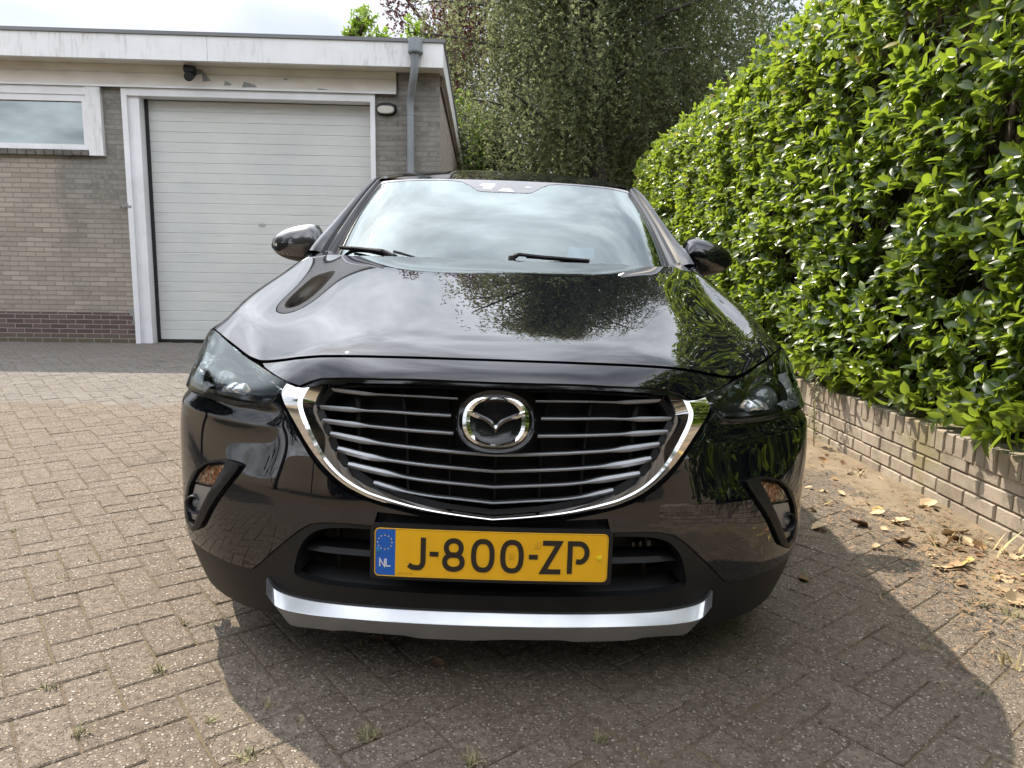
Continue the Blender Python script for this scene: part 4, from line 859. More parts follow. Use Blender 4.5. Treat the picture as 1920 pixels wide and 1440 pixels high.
fw_ = np.clip(np.arange(nh)/(nh*.16)+.1, 0, 1); kw = kw*np.concatenate([fw_, fw_[::-1][1:]])
strip('chrome_grille_frame', [(co, -.02), (co, .004), (lerp(co, rt, .5), .004+.008*kw), (rt, .007+.013*kw), (lerp(rt, ci, .35), .006+.009*kw), (ci, .001-.018*kw), (ci, -.05)], 'chrome', sharp=R(20))
rimfull = full(rimo[::-1]+[] if False else [(3.6, 5.22), (3.52, 5.52), (3.37, 5.93), (3.14, 6.30), (2.9, 6.60), (2.65, 6.85), (2.42, 7.03), (2.13, 7.22), (1.87, 7.35), (1.6, 7.45), (.96, 7.64), (.44, 7.72), (0, 7.77)])
cof = full([(3.44, 5.0), (3.49, 5.28), (3.40, 5.60), (3.22, 5.97), (2.99, 6.32), (2.76, 6.58), (2.53, 6.79), (2.29, 6.97), (2.02, 7.15), (1.77, 7.28), (1.02, 7.50), (.5, 7.6), (0, 7.66)])
strip('grille_surround', [(rimfull, -.006), (lerp(rimfull, cof, .35), .004), (lerp(rimfull, cof, .6), -.006), (cof, -.012)], 'gloss', sharp=R(40))
cavo = full([(3.3, 4.9)]+[(u+.06, v+.05) for u, v in chr_i[1:-1]]+[(0, 7.62)])
# grille cavity walls and back
top_in = [(2.75, 4.9), (2.3, 4.86), (1.8, 4.92), (1.2, 5.0), (.6, 5.06), (0, 5.08)]
gl = sym([(0, 5.0), (.6, 4.98), (1.2, 4.92), (1.8, 4.85), (2.3, 4.8), (2.75, 4.86), (3.0, 5.3), (2.95, 5.8), (2.75, 6.25), (2.4, 6.75), (2.0, 7.05), (1.6, 7.25), (.95, 7.46), (0, 7.64)])
panel('grille_back', [gl], 'void', off=-.085, st=.3, thick=0, rim=False)
panel('grille_frame_inner', [gl, sym([(0, 5.16), (.6, 5.14), (1.3, 5.09), (1.9, 5.02), (2.36, 4.99), (2.56, 5.06), (2.74, 5.35), (2.78, 5.6), (2.66, 5.95), (2.4, 6.42), (2.1, 6.78), (1.7, 7.02), (1.2, 7.22), (.6, 7.40), (0, 7.5)])], 'plastic', off=-.035, st=.25, thick=.05)
for uu in (-2.2, -1.35, -.68, 0, .68, 1.35, 2.2):
    vb = 7.45 if abs(uu) < 1 else (7.15 if abs(uu) < 2 else 6.7)
    strip('grille_rib', [([(uu*(1-.04*(v-5)), v) for v in np.linspace(5.1, vb, 14)], -.08), ([(uu*(1-.04*(v-5))+.012, v) for v in np.linspace(5.1, vb, 14)], -.045), ([(uu*(1-.04*(v-5))+.024, v) for v in np.linspace(5.1, vb, 14)], -.08)], 'plastic', smooth=False)
SL = [[(2.57, 5.02), (1.94, 5.23), (1.57, 5.32), (1.07, 5.39), (.50, 5.43)], [(2.83, 5.53), (1.96, 5.69), (1.59, 5.73), (1.09, 5.78), (.60, 5.80)], [(2.76, 5.90), (1.96, 6.01), (1.6, 6.05), (1.1, 6.09), (.57, 6.11)],
      [(2.58, 6.19), (1.74, 6.32), (1.1, 6.38), (.49, 6.42), (0, 6.44)], [(2.41, 6.47), (1.78, 6.58), (1.08, 6.65), (.48, 6.69), (0, 6.72)], [(2.19, 6.74), (1.56, 6.84), (1.07, 6.92), (.47, 6.97), (0, 7.01)], [(1.72, 7.05), (1.32, 7.16), (.91, 7.24), (.46, 7.29), (0, 7.35)]]
for i, h in enumerate(SL):
    P = [tuple(p) for p in CR(h, 7)]; us = [p[0] for p in P]; u0 = h[0][0]; kink = u0-.78 if i < 6 else u0-.4
    def wv(u): return .025+.032*min(1, max(0, (u-kink+.12)/.24))*(min(1, (u0-u)/.02+.75))
    for_sides = [P+[(-u, v) for u, v in P[::-1][1:]]] if h[-1][0] == 0 else [P, [(-u, v) for u, v in P]]
    for path in for_sides:
        wd = [wv(abs(u)) for u, v in path]
        o = strip('grille_slat', [([(u, v-w) for (u, v), w in zip(path, wd)], -.032), ([(u, v-w*.2) for (u, v), w in zip(path, wd)], -.026), ([(u, v+w) for (u, v), w in zip(path, wd)], -.032), ([(u, v+w*1.1) for (u, v), w in zip(path, wd)], -.04)], 'slat', sharp=R(50))
        strip('slat_backing', [([(u, v-w*.9) for (u, v), w in zip(path, wd)], -.08), ([(u, v-w*1.02) for (u, v), w in zip(path, wd)], -.0335), ([(u, v+w*1.02) for (u, v), w in zip(path, wd)], -.042), ([(u, v+w*1.25) for (u, v), w in zip(path, wd)], -.06)], 'black', o)
# ---- emblem
em = empty('emblem', (0, .028, .684), (R(-17), 0, 0)); em.parent = car
def ell(a, b, n=56, p=2.25): return [(a*math.copysign(abs(math.cos(t))**(2/p), math.cos(t)), b*math.copysign(abs(math.sin(t))**(2/p), math.sin(t))) for t in np.linspace(0, 2*math.pi, n, endpoint=False)]
def ringloft(rings, name, m, par, cap=True, sharp=None):
    mb = MB(); n = len(rings[0][0]); P = [[(x, -d, z) for x, z in r]+[(r[0][0], -d, r[0][1])] for r, d in rings]; mb.grid(P)
    if cap: mb.v.append((0, -rings[-1][1], sum(q[1] for q in rings[-1][0])/n)); c = len(mb.v)-1; b = (len(rings)-1)*(n+1); mb.f += [(b+i, b+i+1, c) for i in range(n)]
    o = mb.build(name, m, par, fix=True); o.data.shade_smooth()
    if sharp: o.data.set_sharp_from_angle(angle=sharp)
    return o
a1, b1 = .0885, .0705
ringloft([(ell(a1, b1), -.03), (ell(a1, b1), -.002), (ell(a1-.002, b1-.002), .002), (ell(a1-.006, b1-.006), .001), (ell(a1-.008, b1-.008), -.001), (ell(.02, .015), .0005)], 'emblem_disc', 'gloss', em, sharp=R(50))
def lm_ring(t, inner):  # the oval is thicker at the sides
    k = abs(math.cos(t)); a, b = (.0735, .0575)
    if inner: a, b = a-.0165, b-.0085
    p = 2.35; return (a*math.copysign(abs(math.cos(t))**(2/p), math.cos(t)), b*math.copysign(abs(math.sin(t))**(2/p), math.sin(t)))
ts = np.linspace(0, 2*math.pi, 72, endpoint=False); O_ = [lm_ring(t, 0) for t in ts]; I_ = [lm_ring(t, 1) for t in ts]; Mi = [((a[0]+b[0])/2, (a[1]+b[1])/2) for a, b in zip(O_, I_)]
ringloft([(O_, -.001), (O_, .003), (Mi, .0085), (I_, .003), (I_, -.001)], 'emblem_ring', 'chrome', em, cap=False, sharp=R(30))
wing_u = [(-.0635, .030), (-.050, .0215), (-.034, .0145), (-.020, .0085), (-.0085, .0015), (0, -.0085)]
wing_l = [(-.060, .0135), (-.046, .0075), (-.031, .0035), (-.0185, -.003), (-.008, -.0125), (0, -.026)]
U_ = [tuple(p) for p in CR(wing_u, 6)]; L_ = [tuple(p) for p in CR(wing_l, 6)]; U_ += [(-x, z) for x, z in U_[::-1][1:]]; L_ += [(-x, z) for x, z in L_[::-1][1:]]
Mid = [((a[0]+b[0])/2, a[1]*.5+b[1]*.5) for a, b in zip(U_, L_)]
MB().grid([[(x, -d, z) for x, z in row] for row, d in ((U_, -.001), (U_, .004), (Mid, .0105), (L_, .004), (L_, -.001))]).build('emblem_wings', 'chrome', em).data.set_sharp_from_angle(angle=R(25))
# ---- lower cladding, intake, bars, skid plate
clad_t = [(0, 7.72), (.96, 7.65), (1.16, 7.64), (1.58, 7.62), (1.64, 7.91), (2.12, 7.91), (2.5, 7.93), (2.84, 8.0), (3.1, 8.16), (3.58, 8.52), (4.17, 8.97), (4.28, 9.04), (4.63, 9.05), (5.28, 9.04), (6.2, 9.06), (7.2, 9.07), (8, 9.07)]
co_ = lambda u, v: -.004-.020*np.clip((8.02-v)/.1, 0, 1)*np.clip((1.66-abs(u))/.06, 0, 1)
panel('lower_cladding', [sym(clad_t+[(8, 9.5), (8, 10), (7, 10), (6, 10), (5, 10), (4, 10), (3, 9.97), (2, 9.97), (1, 9.97), (0, 9.97)]), sym(intake)], 'plastic', st=.14, thick=.02, offn=co_)
inn = [(0, 7.95), (1.64, 7.98), (2.2, 8.0), (2.58, 8.06), (2.84, 8.18), (3.05, 8.4), (3.18, 8.7), (3.2, 8.96)]
inf = full(inn[::-1]); strip('intake_wall', [(inf, -.006), (lerp(inf, [(u*.96, 8.5) for u, v in inf], .08), -.03), (lerp(inf, [(u*.95, 8.5) for u, v in inf], .15), -.12)], 'plastic', sharp=R(60))
panel('intake_back', [sym([(u*1.05, v+(.05 if v > 8.5 else -.05)) for u, v in intake])], 'void', off=-.11, st=.4, thick=0, rim=False)
panel('intake_step', [sym([(1.9, 8.0), (2.85, 8.02), (3.2, 8.4), (3.2, 8.95), (2.6, 9.0), (2.45, 8.5)])] if False else [[(1.9, 7.98), (2.9, 8.0), (3.25, 8.5), (3.25, 9.0), (2.4, 9.02), (2.3, 8.4)]], 'gloss', off=-.1, st=.3, thick=.0, rim=False)
bar = full([(3.12, 8.52), (2.9, 8.50), (2.5, 8.50), (1.8, 8.50), (.9, 8.50), (0, 8.50)])
hw = [.02+.055*min(1, (3.14-abs(u))/.5) for u, v in bar]
strip('intake_bar', [([(u, v-w) for (u, v), w in zip(bar, hw)], -.08), ([(u, v-w*.8) for (u, v), w in zip(bar, hw)], -.028), ([(u, v+w*.3) for (u, v), w in zip(bar, hw)], -.020), ([(u, v+w) for (u, v), w in zip(bar, hw)], -.05)], 'plastic', sharp=R(50))
for uu in (-2.5, -1.75, -1.0, -.35, .35, 1.0, 1.75, 2.5):
    strip('intake_rib', [([(uu, v) for v in np.linspace(8.02, 9.05, 6)], -.09), ([(uu+.01, v) for v in np.linspace(8.02, 9.05, 6)], -.06), ([(uu+.02, v) for v in np.linspace(8.02, 9.05, 6)], -.09)], 'plastic')
l0 = full([(3.2, 8.97), (3.0, 9.03), (2.64, 9.06), (1.83, 9.08), (.96, 9.09), (0, 9.09)]); st_ = full([(3.93, 9.14), (3.72, 9.36), (3.1, 9.45), (2.1, 9.46), (.96, 9.45), (0, 9.44)])
l0b = full([(3.75, 9.02), (3.2, 9.02), (2.64, 9.06), (1.83, 9.08), (.96, 9.09), (0, 9.09)])
strip('bumper_shelf', [(l0b, -.085), (lerp(l0b, st_, .5), -.03), (st_, .0)], 'plastic')
sm_ = full([(3.80, 9.30), (3.58, 9.55), (3.0, 9.60), (2.05, 9.585), (.94, 9.575), (0, 9.57)]); sb_ = full([(3.62, 9.72), (3.44, 9.99), (2.85, 10), (2.1, 10), (1.2, 10), (0, 10)])
sk = strip('skid_plate', [(st_, -.004), (st_, .002), (lerp(st_, sm_, .92), .024), (sm_, .027), (lerp(sm_, sb_, .1), .026), (sb_, .012), ([(u*.98, v) for u, v in sb_], -.06)], 'silver', sharp=R(22))
me = sk.data
for v in me.vertices:   # the underside is scalloped, deeper by a few millimetres between the notches
    if v.co.z < .185:
        k = math.sin(v.co.x*2*math.pi/.36); v.co.z += -.009+.004*max(-.6, min(.6, k*3))
for s in (1, -1):  # closing ends of the skid plate
    pass
# ---- headlights
def headlight(s):
    mm = (lambda L: L) if s > 0 else mir
    h = empty('headlight', (0, 0, 0)); h.parent = car
    panel('lamp_lens', [mm(lamp)], 'lens', h, off=-.001, st=.12, thick=.006)
    c = np.array(lamp).mean(0); gro = [(c[0]+(u-c[0])*1.045, c[1]+(v-c[1])*1.05) for u, v in lamp]; shr = [(c[0]+(u-c[0])*.985, c[1]+(v-c[1])*.975) for u, v in lamp]
    panel('lamp_seal', [mm(gro), mm(lamp)], 'rubber', h, off=-.006, st=.12, thick=.02)
    sd_ = lambda u, v: -.035-.075*np.clip(1-np.hypot((abs(u)-5.3)/2.2, (v-4.75)/1.1), 0, 1)
    panel('lamp_housing', [mm(gro)], 'lampdark', h, st=.14, thick=0, rim=False, offn=sd_)
    # bright trim along the inner top edge and the lower outer corner
    e = mm([(3.42, 4.80), (3.6, 4.57), (3.95, 4.27), (4.3, 4.12)]); f_ = mm([(3.56, 5.06), (3.76, 4.85), (4.06, 4.5), (4.34, 4.22)])
    strip('lamp_trim', [(sm(e), -.004), (sm(lerp(e, f_, .45)), -.012), (sm(f_), -.010)], 'chrome', h, sharp=R(20))
    e = mm([(5.55, 5.62), (6.1, 5.62), (6.8, 5.55), (7.1, 5.2), (7.12, 4.7)]); f_ = mm([(5.6, 5.36), (6.1, 5.3), (6.6, 5.2), (6.85, 4.95), (6.9, 4.7)])
    strip('indicator_reflector', [(sm(e), -.008), (sm(lerp(e, f_, .6)), -.02), (sm(f_), -.035)], 'reflector', h)
    e = mm([(6.2, 3.62), (6.6, 3.72), (6.9, 4.1)]); f_ = mm([(6.1, 3.95), (6.4, 4.05), (6.55, 4.35)])
    strip('side_reflector', [(sm(e), -.010), (sm(f_), -.03)], 'reflector', h)
    # projector
    P0 = Vector(S.off([5.35*s], [4.72], [-.062], SG)[0]); nn = Vector((s*.28, -.95, .05)).normalized()
    q = nn.to_track_quat('-Y', 'Z').to_euler(); pr = empty('projector', P0, q); pr.parent = h
    rl = lambda r, d: ([(r*math.cos(t), r*math.sin(t)) for t in ts], d)
    ringloft([rl(.068, -.04), rl(.068, .0), rl(.064, .004), rl(.052, -.004), rl(.047, -.02), rl(.046, -.03)], 'projector_bezel', 'lampdark', pr, cap=False, sharp=R(35))
    ringloft([rl(.046, -.02), rl(.041, -.004), rl(.030, .008), rl(.015, .015), rl(.004, .017)], 'projector_glass', 'lampproj', pr)
    rg = MB(); P = []
    for a in np.linspace(R(200), R(340), 26):
        P.append((.072*math.cos(a), -.002, .072*math.sin(a)))
    rg.tube(P, .0045, 6); rg.build('light_ring', 'reflector', pr, True)
    # clear finned blades either side, as in the real lamp
    for (ua, va, ub, vb) in ((4.72, 5.28, 4.28, 4.66), (4.92, 5.36, 4.5, 4.72), (6.22, 5.18, 6.42, 4.5)):
        a = [(ua+(ub-ua)*t, va+(vb-va)*t-.12*math.sin(math.pi*t)) for t in np.linspace(0, 1, 9)]
        strip('light_blade', [(mm(a), -.045), (mm([(u+.05, v) for u, v in a]), -.02), (mm([(u+.17, v+.02) for u, v in a]), -.018), (mm([(u+.2, v+.03) for u, v in a]), -.045)], 'reflector', h)
    lo = mm([(3.75, 5.30), (4.2, 5.50), (4.8, 5.54), (5.5, 5.5)]); li = mm([(3.75, 5.24), (4.2, 5.42), (4.8, 5.46), (5.5, 5.42)])
    strip('lower_fin', [(sm(lo), -.02), (sm(li), -.05)], 'lampdark', h, sharp=R(40))
headlight(1); headlight(-1)
# ---- fog lamp clusters
def fogc(s):
    mm = (lambda L: L) if s > 0 else mir
    f = empty('fog_lamp_cluster', (0, 0, 0)); f.parent = car; c = np.array(fog).mean(0)
    lo = [(5.68, 7.36), (5.40, 7.16), (4.98, 7.02), (4.80, 7.02), (5.16, 7.66), (5.54, 8.22), (5.84, 8.58), (6.28, 8.62), (6.36, 8.42), (6.1, 7.9)]
    def o2(u, v):
        u = abs(u); d = (u-4.45)*.62-(v-6.98)*.52; return .004+.010*np.clip(1-abs(d-.02)/.25, 0, 1)
    panel('fog_bezel', [mm(fog), mm(lo)], 'plastic', f, st=.09, thick=.012, offn=o2)
    panel('fog_back', [mm(fog)], 'black', f, off=-.016, st=.15, thick=0, rim=False)
    panel('turn_signal', [mm(foglamp)], 'amber', f, off=-.009, st=.1, thick=.01)
    cf = np.array(foglamp).mean(0); panel('turn_signal_lens', [mm([(cf[0]+(u-cf[0])*1.04, cf[1]+(v-cf[1])*1.04) for u, v in foglamp])], 'lens', f, off=-.0015, st=.1, thick=.006)
    panel('fog_panel', [mm(fogpan)], 'greypanel', f, off=-.004, st=.1, thick=.012)
    P0 = Vector(S.off([5.93*s], [8.21], [-.001], SG)[0]); n = Vector(S.nrm([5.93*s], [8.21], SG)[0]); n = (n*.45+Vector((0, -.9, 0))).normalized()
    fl = empty('fog_lamp', P0, n.to_track_quat('-Y', 'Z').to_euler()); fl.parent = f; rl = lambda r, d: ([(r*math.cos(t), r*math.sin(t)) for t in ts], d)
    ringloft([rl(.026, -.03), rl(.026, .004), rl(.0235, .008), rl(.019, .004), rl(.0175, -.012)], 'fog_ring', 'black', fl, cap=False, sharp=R(40)); ringloft([rl(.0175, -.008), rl(.012, -.003), rl(.005, .0)], 'fog_glass', 'lampproj', fl)
fogc(1); fogc(-1)
# ---- number plate
np_ = empty('number_plate', (0.0, -.006, .388), (R(-3), 0, 0)); np_.parent = car
BEND = .10
def pl(x, z, d): return (x, -d+BEND*x*x, z)
def rrect(w, h, r, n=6, seg=24):
    out = []
    for cx, cz, a0 in ((w-r, h-r, 0), (-w+r, h-r, 90), (-w+r, -h+r, 180), (w-r, -h+r, 270)):
        for k in range(n+1): a = R(a0+90*k/n); out.append((cx+r*math.cos(a), cz+r*math.sin(a)))
        nx = {0: (-w+r, h), 90: (-w, -h+r), 180: (w-r, -h), 270: (w, h-r)}[a0]
        if a0 in (0, 180):
            x0 = out[-1][0]; out += [(x0+(nx[0]-x0)*k/seg, nx[1]) for k in range(1, seg)]
    return out
def flat(poly, d0, d1, name, m, par, smooth=False):
    """extruded plate outline that follows the bend: triangulated grid"""
    L = dens(poly, .012); A = np.array(L); lo, hi = A.min(0), A.max(0); gx, gz_ = np.meshgrid(np.arange(lo[0]+.008, hi[0], .014), np.arange(lo[1]+.006, hi[1], .014)); G = np.stack([gx.ravel(), gz_.ravel()], 1)
    G = G[inpoly(G, L)]
    if len(G): d = np.min(np.hypot(G[:, None, 0]-A[None, :, 0], G[:, None, 1]-A[None, :, 1]), 1); G = G[d > .003]
    v, e, f, *_ = delaunay_2d_cdt([Vector(p) for p in L]+[Vector(p) for p in G], [(i, (i+1) % len(L)) for i in range(len(L))], [], 0, 1e-7)
    UV = np.array([tuple(p) for p in v]); F = np.array([tuple(t) for t in f if len(t) == 3]); F = F[inpoly(UV[F].mean(1), L)]; mb = MB()
    mb.add([pl(x, z, d1) for x, z in UV], [tuple(t) for t in F.tolist()]); n = len(L); mb.add([pl(x, z, d0) for x, z in L]+[pl(x, z, d1) for x, z in L], [(i, (i+1) % n, n+(i+1) % n, n+i) for i in range(n)])
    return mb.build(name, m, par, fix=True)
flat(rrect(.270, .0625, .010), -.010, .001, 'plate_holder', 'plastic', np_)
flat(rrect(.2605, .0555, .011), .0011, .0030, 'plate_base', 'ink', np_)
flat([(-.2570+x, z) for x, z in [(0, 0)]][0:0]+rrect(.2572, .0522, .0085), .0031, .0036, 'plate_face', 'yellow', np_)
bl = [(-.2570, -.045), (-.2545, -.0505), (-.249, -.0521), (-.2135, -.0521), (-.2135, .0521), (-.249, .0521), (-.2545, .0505), (-.2570, .045)]
flat(bl, .0036, .0040, 'country_strip', 'blue', np_)
# gold outer edge line of the plate
ed = [pl(x, z, .0034) for x, z in rrect(.2588, .0538, .0098)]; MB().tube(ed+[ed[0]], .0011, 6, False).build('plate_edge', 'yellow', np_, True)
def glyph(paths, w, x0, name, m, par, z0=0., d=.0036, h=.0016, sc_=1., cap=0.):
    mb = MB()
    for p in paths:
        P = [Vector(q)*sc_ for q in p]; closed = (P[0]-P[-1]).length < 1e-6; n = len(P)
        if closed: P = P[:-1]; n -= 1
        Lf, Rt = [], []
        for i in range(n):
            a = P[(i-1) % n] if (closed or i > 0) else P[i]; b = P[(i+1) % n] if (closed or i < n-1) else P[i]
            t1 = (P[i]-a).normalized() if (P[i]-a).length > 0 else (b-P[i]).normalized(); t2 = (b-P[i]).normalized() if (b-P[i]).length > 0 else t1
            n1 = Vector((-t1.y, t1.x)); n2 = Vector((-t2.y, t2.x)); mt = (n1+n2).normalized(); k = w/2/max(.35, mt.dot(n1)); Lf.append(P[i]+mt*k); Rt.append(P[i]-mt*k)
        rg = range(n if closed else n-1); T_ = [pl(x0+q.x, z0+q.y, d+h) for q in Lf]+[pl(x0+q.x, z0+q.y, d+h) for q in Rt]; B_ = [pl(x0+q.x, z0+q.y, d-.0003) for q in Lf]+[pl(x0+q.x, z0+q.y, d-.0003) for q in Rt]
        F = []
        for i in rg:
            j = (i+1) % n; F += [(i, j, n+j, n+i), (i, 2*n+i, 2*n+j, j), (n+i, n+j, 3*n+j, 3*n+i)]
        if not closed: F += [(0, n, 3*n, 2*n), (n-1, 3*n-1, 4*n-1, 2*n-1)]
        mb.add(T_+B_, F)
    return mb.build(name, m, par, fix=True)
def arc(cx, cy, rx, ry, a0, a1, n=18, p=2.): return [(cx+rx*math.copysign(abs(math.cos(R(a)))**(2/p), math.cos(R(a))), cy+ry*math.copysign(abs(math.sin(R(a)))**(2/p), math.sin(R(a)))) for a in np.linspace(a0, a1, n)]
gw = .0112; H = .0325  # half height of stroke centreline
def oval(cx, cy, rx, ry, n=40, p=2.4): q = arc(cx, cy, rx, ry, 0, 360, n, p); q[-1] = q[0]; return q
GJ = [[(.0125, H+.004)]+[(.0125, -.018)]+arc(0, -.018, .0125, .0145, -8, -90, 8)[1:]+[(-.011, -.0318), (-.0195, -.0262)]]
G8 = [oval(0, .0155, .0165, .0165, p=2.1), oval(0, -.0165, .0195, .0165, p=2.15)]
G0 = [oval(0, 0, .0205, .0325, p=2.5)]
GZ = [[(-.0195, H), (.0175, H), (-.0175, -H), (.0215, -H)]]
GP = [[(-.0165, -H-.004), (-.0165, H), (.004, H)]+arc(.004, .0115, .0175, .021, 90, -90, 16)[1:]+[(-.0025, -.0085)]]
def px2x(px): return (px-924)/438*.52*1.0
for nm, g, x in (('letter_j', GJ, px2x(786)), ('digit_8', G8, px2x(853.5)), ('digit_0', G0, px2x(908)), ('digit_0', G0, px2x(962.5)), ('letter_z', GZ, px2x(1036)), ('letter_p', GP, px2x(1085))):
    glyph(g, gw, x, nm, 'ink', np_)
for x in (px2x(817), px2x(1002.5)): glyph([[(-.0098, 0), (.0098, 0)]], .0105, x, 'dash', 'ink', np_)
xs_ = px2x(724.5)
glyph([[(-.0115, -.0085), (-.0115, .0085), (-.0010, -.0085), (-.0010, .0085)]], .0026, xs_+.001, 'letter_n', 'white', np_, z0=-.024, d=.0041, h=.0005)
glyph([[(.0025, .0095), (.0025, -.0072), (.0125, -.0072)]], .0026, xs_+.001, 'letter_l', 'white', np_, z0=-.024, d=.0041, h=.0005)
st = MB()
for k in range(12):
    a = 2*math.pi*k/12; cx, cz = xs_+.0160*math.cos(a), .0225+.0160*math.sin(a)
    st.prism([(cx+(.0021 if j % 2 == 0 else .0009)*math.sin(math.pi*j/5), cz+(.0021 if j % 2 == 0 else .0009)*math.cos(math.pi*j/5)) for j in range(10)], lambda p, q, d_: pl(p, q, d_), .0039, .0044)
st.build('star_circle', mat('star_yellow', (.75, .6, .25), .4), np_)
ringp = lambda x, z, r, nm, m_: MB().tube([pl(x, z, .003), pl(x, z, .0052), pl(x, z, .0066)], [r, r, r*.6], 16).build(nm, m_, np_, R(40))
ringp(px2x(712.5), .0045, .0062, 'screw_cap', 'bluecap'); ringp(px2x(1127), .0, .0062, 'screw_cap', 'yellowcap')
def text(s, x, z, size, m, par, name, d=.0038):
    cu = bpy.data.curves.new('t', 'FONT'); cu.body = s; cu.size = size; cu.align_x = 'LEFT'; o = bpy.data.objects.new('t', cu); COL.objects.link(o)
    dg = bpy.context.evaluated_depsgraph_get(); me = bpy.data.meshes.new_from_object(o.evaluated_get(dg)); bpy.data.objects.remove(o)
    for v in me.vertices: v.co = Vector(pl(x+v.co.x, z+v.co.y, d))
    me.name = name; return link(name, me, m, par)
text('6205712285', -.2075, -.0495, .0068, 'faint', np_, 'serial_number')
text('NL', .0985, .0245, .006, 'faint', np_, 'embossed_mark'); text('45296', .092, .0165, .0065, 'faint', np_, 'embossed_mark')
text('NL', .0415, -.0015, .0058, 'faint', np_, 'embossed_mark', .0041); text('2001', .039, -.0085, .006, 'faint', np_, 'embossed_mark', .0041)
for cx, cz in ((.1025, .0268), (.0455, .0008)): MB().tube([pl(cx+.0062*math.cos(t), cz+.0062*math.sin(t), .0042) for t in np.linspace(0, 2*math.pi, 20)], .0003, 4, False).build('embossed_ring', 'faint', np_)
# ---- windscreen, cowl, pillars, roof and body sides
def grid_surf(surf, u0, u1, v0, v1, nu, nv, name, m, parent, off=0., flip=False, fn=None, xs=1, sgn=1):
    U, V = np.meshgrid(np.linspace(u0, u1, nu), np.linspace(v0, v1, nv)); P = surf.ev(U.ravel(), V.ravel()); Nn = surf.nrm(U.ravel(), V.ravel(), sgn); P = P+Nn*off
    P[:, 0] *= xs; Nn[:, 0] *= xs
    idx = np.arange(nu*nv).reshape(nv, nu); F = np.stack([idx[:-1, :-1], idx[:-1, 1:], idx[1:, 1:], idx[1:, :-1]], -1).reshape(-1, 4)
    fn_ = np.cross(P[F[:, 1]]-P[F[:, 0]], P[F[:, 2]]-P[F[:, 0]]); k = (fn_*Nn[F[:, 0]]).sum(1) < 0; F[k] = F[k][:, ::-1]
    me = np_mesh(name, P, F); me.shade_smooth(); me.normals_split_custom_set_from_vertices(Nn.tolist()); return link(name, me, m, parent)
wsg = -1 if WS.nrm([0], [1])[0][2] < 0 else 1; tsg = 1 if T.nrm([2], [2])[0][0] > 0 else -1
wp = lambda L, nm, m, off, st=.1, th=.003, par=car: panel(nm, L, m, par, off=off, st=st, thick=th, surf=WS, sg=wsg)
wo = sym([(0, -.0)]+[(u, 0.) for u in (1, 2, 3, 3.5)]+[(3.8, .0), (3.85, .3), (3.87, 1.), (3.87, 1.9), (3.8, 1.985), (3, 1.985), (2, 1.985), (1, 1.985), (0, 1.985)])
ws = wp([wo], 'windscreen', 'glass', .0)
fi = sym([(0, .05), (2, .05), (3.0, .04), (3.42, .05), (3.55, .12), (3.6, .35), (3.64, 1.), (3.64, 1.8), (3.55, 1.9), (3., 1.92), (1.6, 1.94), (.95, 1.935), (.76, 1.90), (.6, 1.78), (.45, 1.62), (.38, 1.585), (.2, 1.575), (0, 1.575)])
wp([wo, fi], 'black_glass_border', 'frit', .0012, th=.001, par=ws)
for L in ([(-.44, 1.75), (-.17, 1.75), (-.17, 1.85), (-.38, 1.85)], [(-.34, 1.65), (-.22, 1.65), (-.19, 1.735), (-.37, 1.735)], [(-.11, 1.60), (.15, 1.60), (.07, 1.705), (-.04, 1.705)], [(.33, 1.755), (.43, 1.755), (.43, 1.785), (.33, 1.785)]):
    wp([L], 'sensor_window', 'sensor', .0022, .05, .0005, ws)
# rubber and body strip along the windscreen sides (A pillars)
for s in (1, -1):
    A = WS.ev(np.full(24, 3.86*s), np.linspace(0, 2, 24)); Tp = T.ev(np.full(24, 1.)*0+np.linspace(4.15, 7.05, 24), np.zeros(24)); Tp[:, 0] *= s
    Nn = WS.nrm(np.full(24, 3.86*s), np.linspace(0, 2, 24), wsg); out = np.array([s, 0, 0.])
    def lay(rows, nm, m_): 
        P = []
        for t, lift, sid in rows: P.append([tuple(A[i]*(1-t)+Tp[i]*t+Nn[i]*lift+out*sid) for i in range(24)])
        o = MB().grid(P).build(nm, m_, pil, fix=False); me = o.data
        if sum(p.normal.dot(Vector(Nn[10])) for p in me.polygons) < 0: me.flip_normals()
        me.shade_smooth(); return o
    pil = empty('a_pillar', (0, 0, 0)); pil.parent = car
    lay([(-.05, .001, 0), (.0, .012, 0), (.14, .015, 0), (.24, .010, 0)], 'pillar_trim', 'gloss'); lay([(.24, .010, 0), (.26, -.006, 0), (.40, -.006, 0), (.42, .012, 0)], 'pillar_groove', 'black'); lay([(.42, .012, 0), (.6, .018, 0), (.85, .012, 0), (1., -.004, 0), (1.05, -.03, 0)], 'pillar_skin', 'paint')
grid_surf(T, 7.0, 10., 0., 6., 26, 50, 'roof', 'paint', car, xs=1, sgn=tsg); grid_surf(T, 7.0, 10., 0., 6., 26, 50, 'roof', 'paint', car, xs=-1, sgn=tsg)
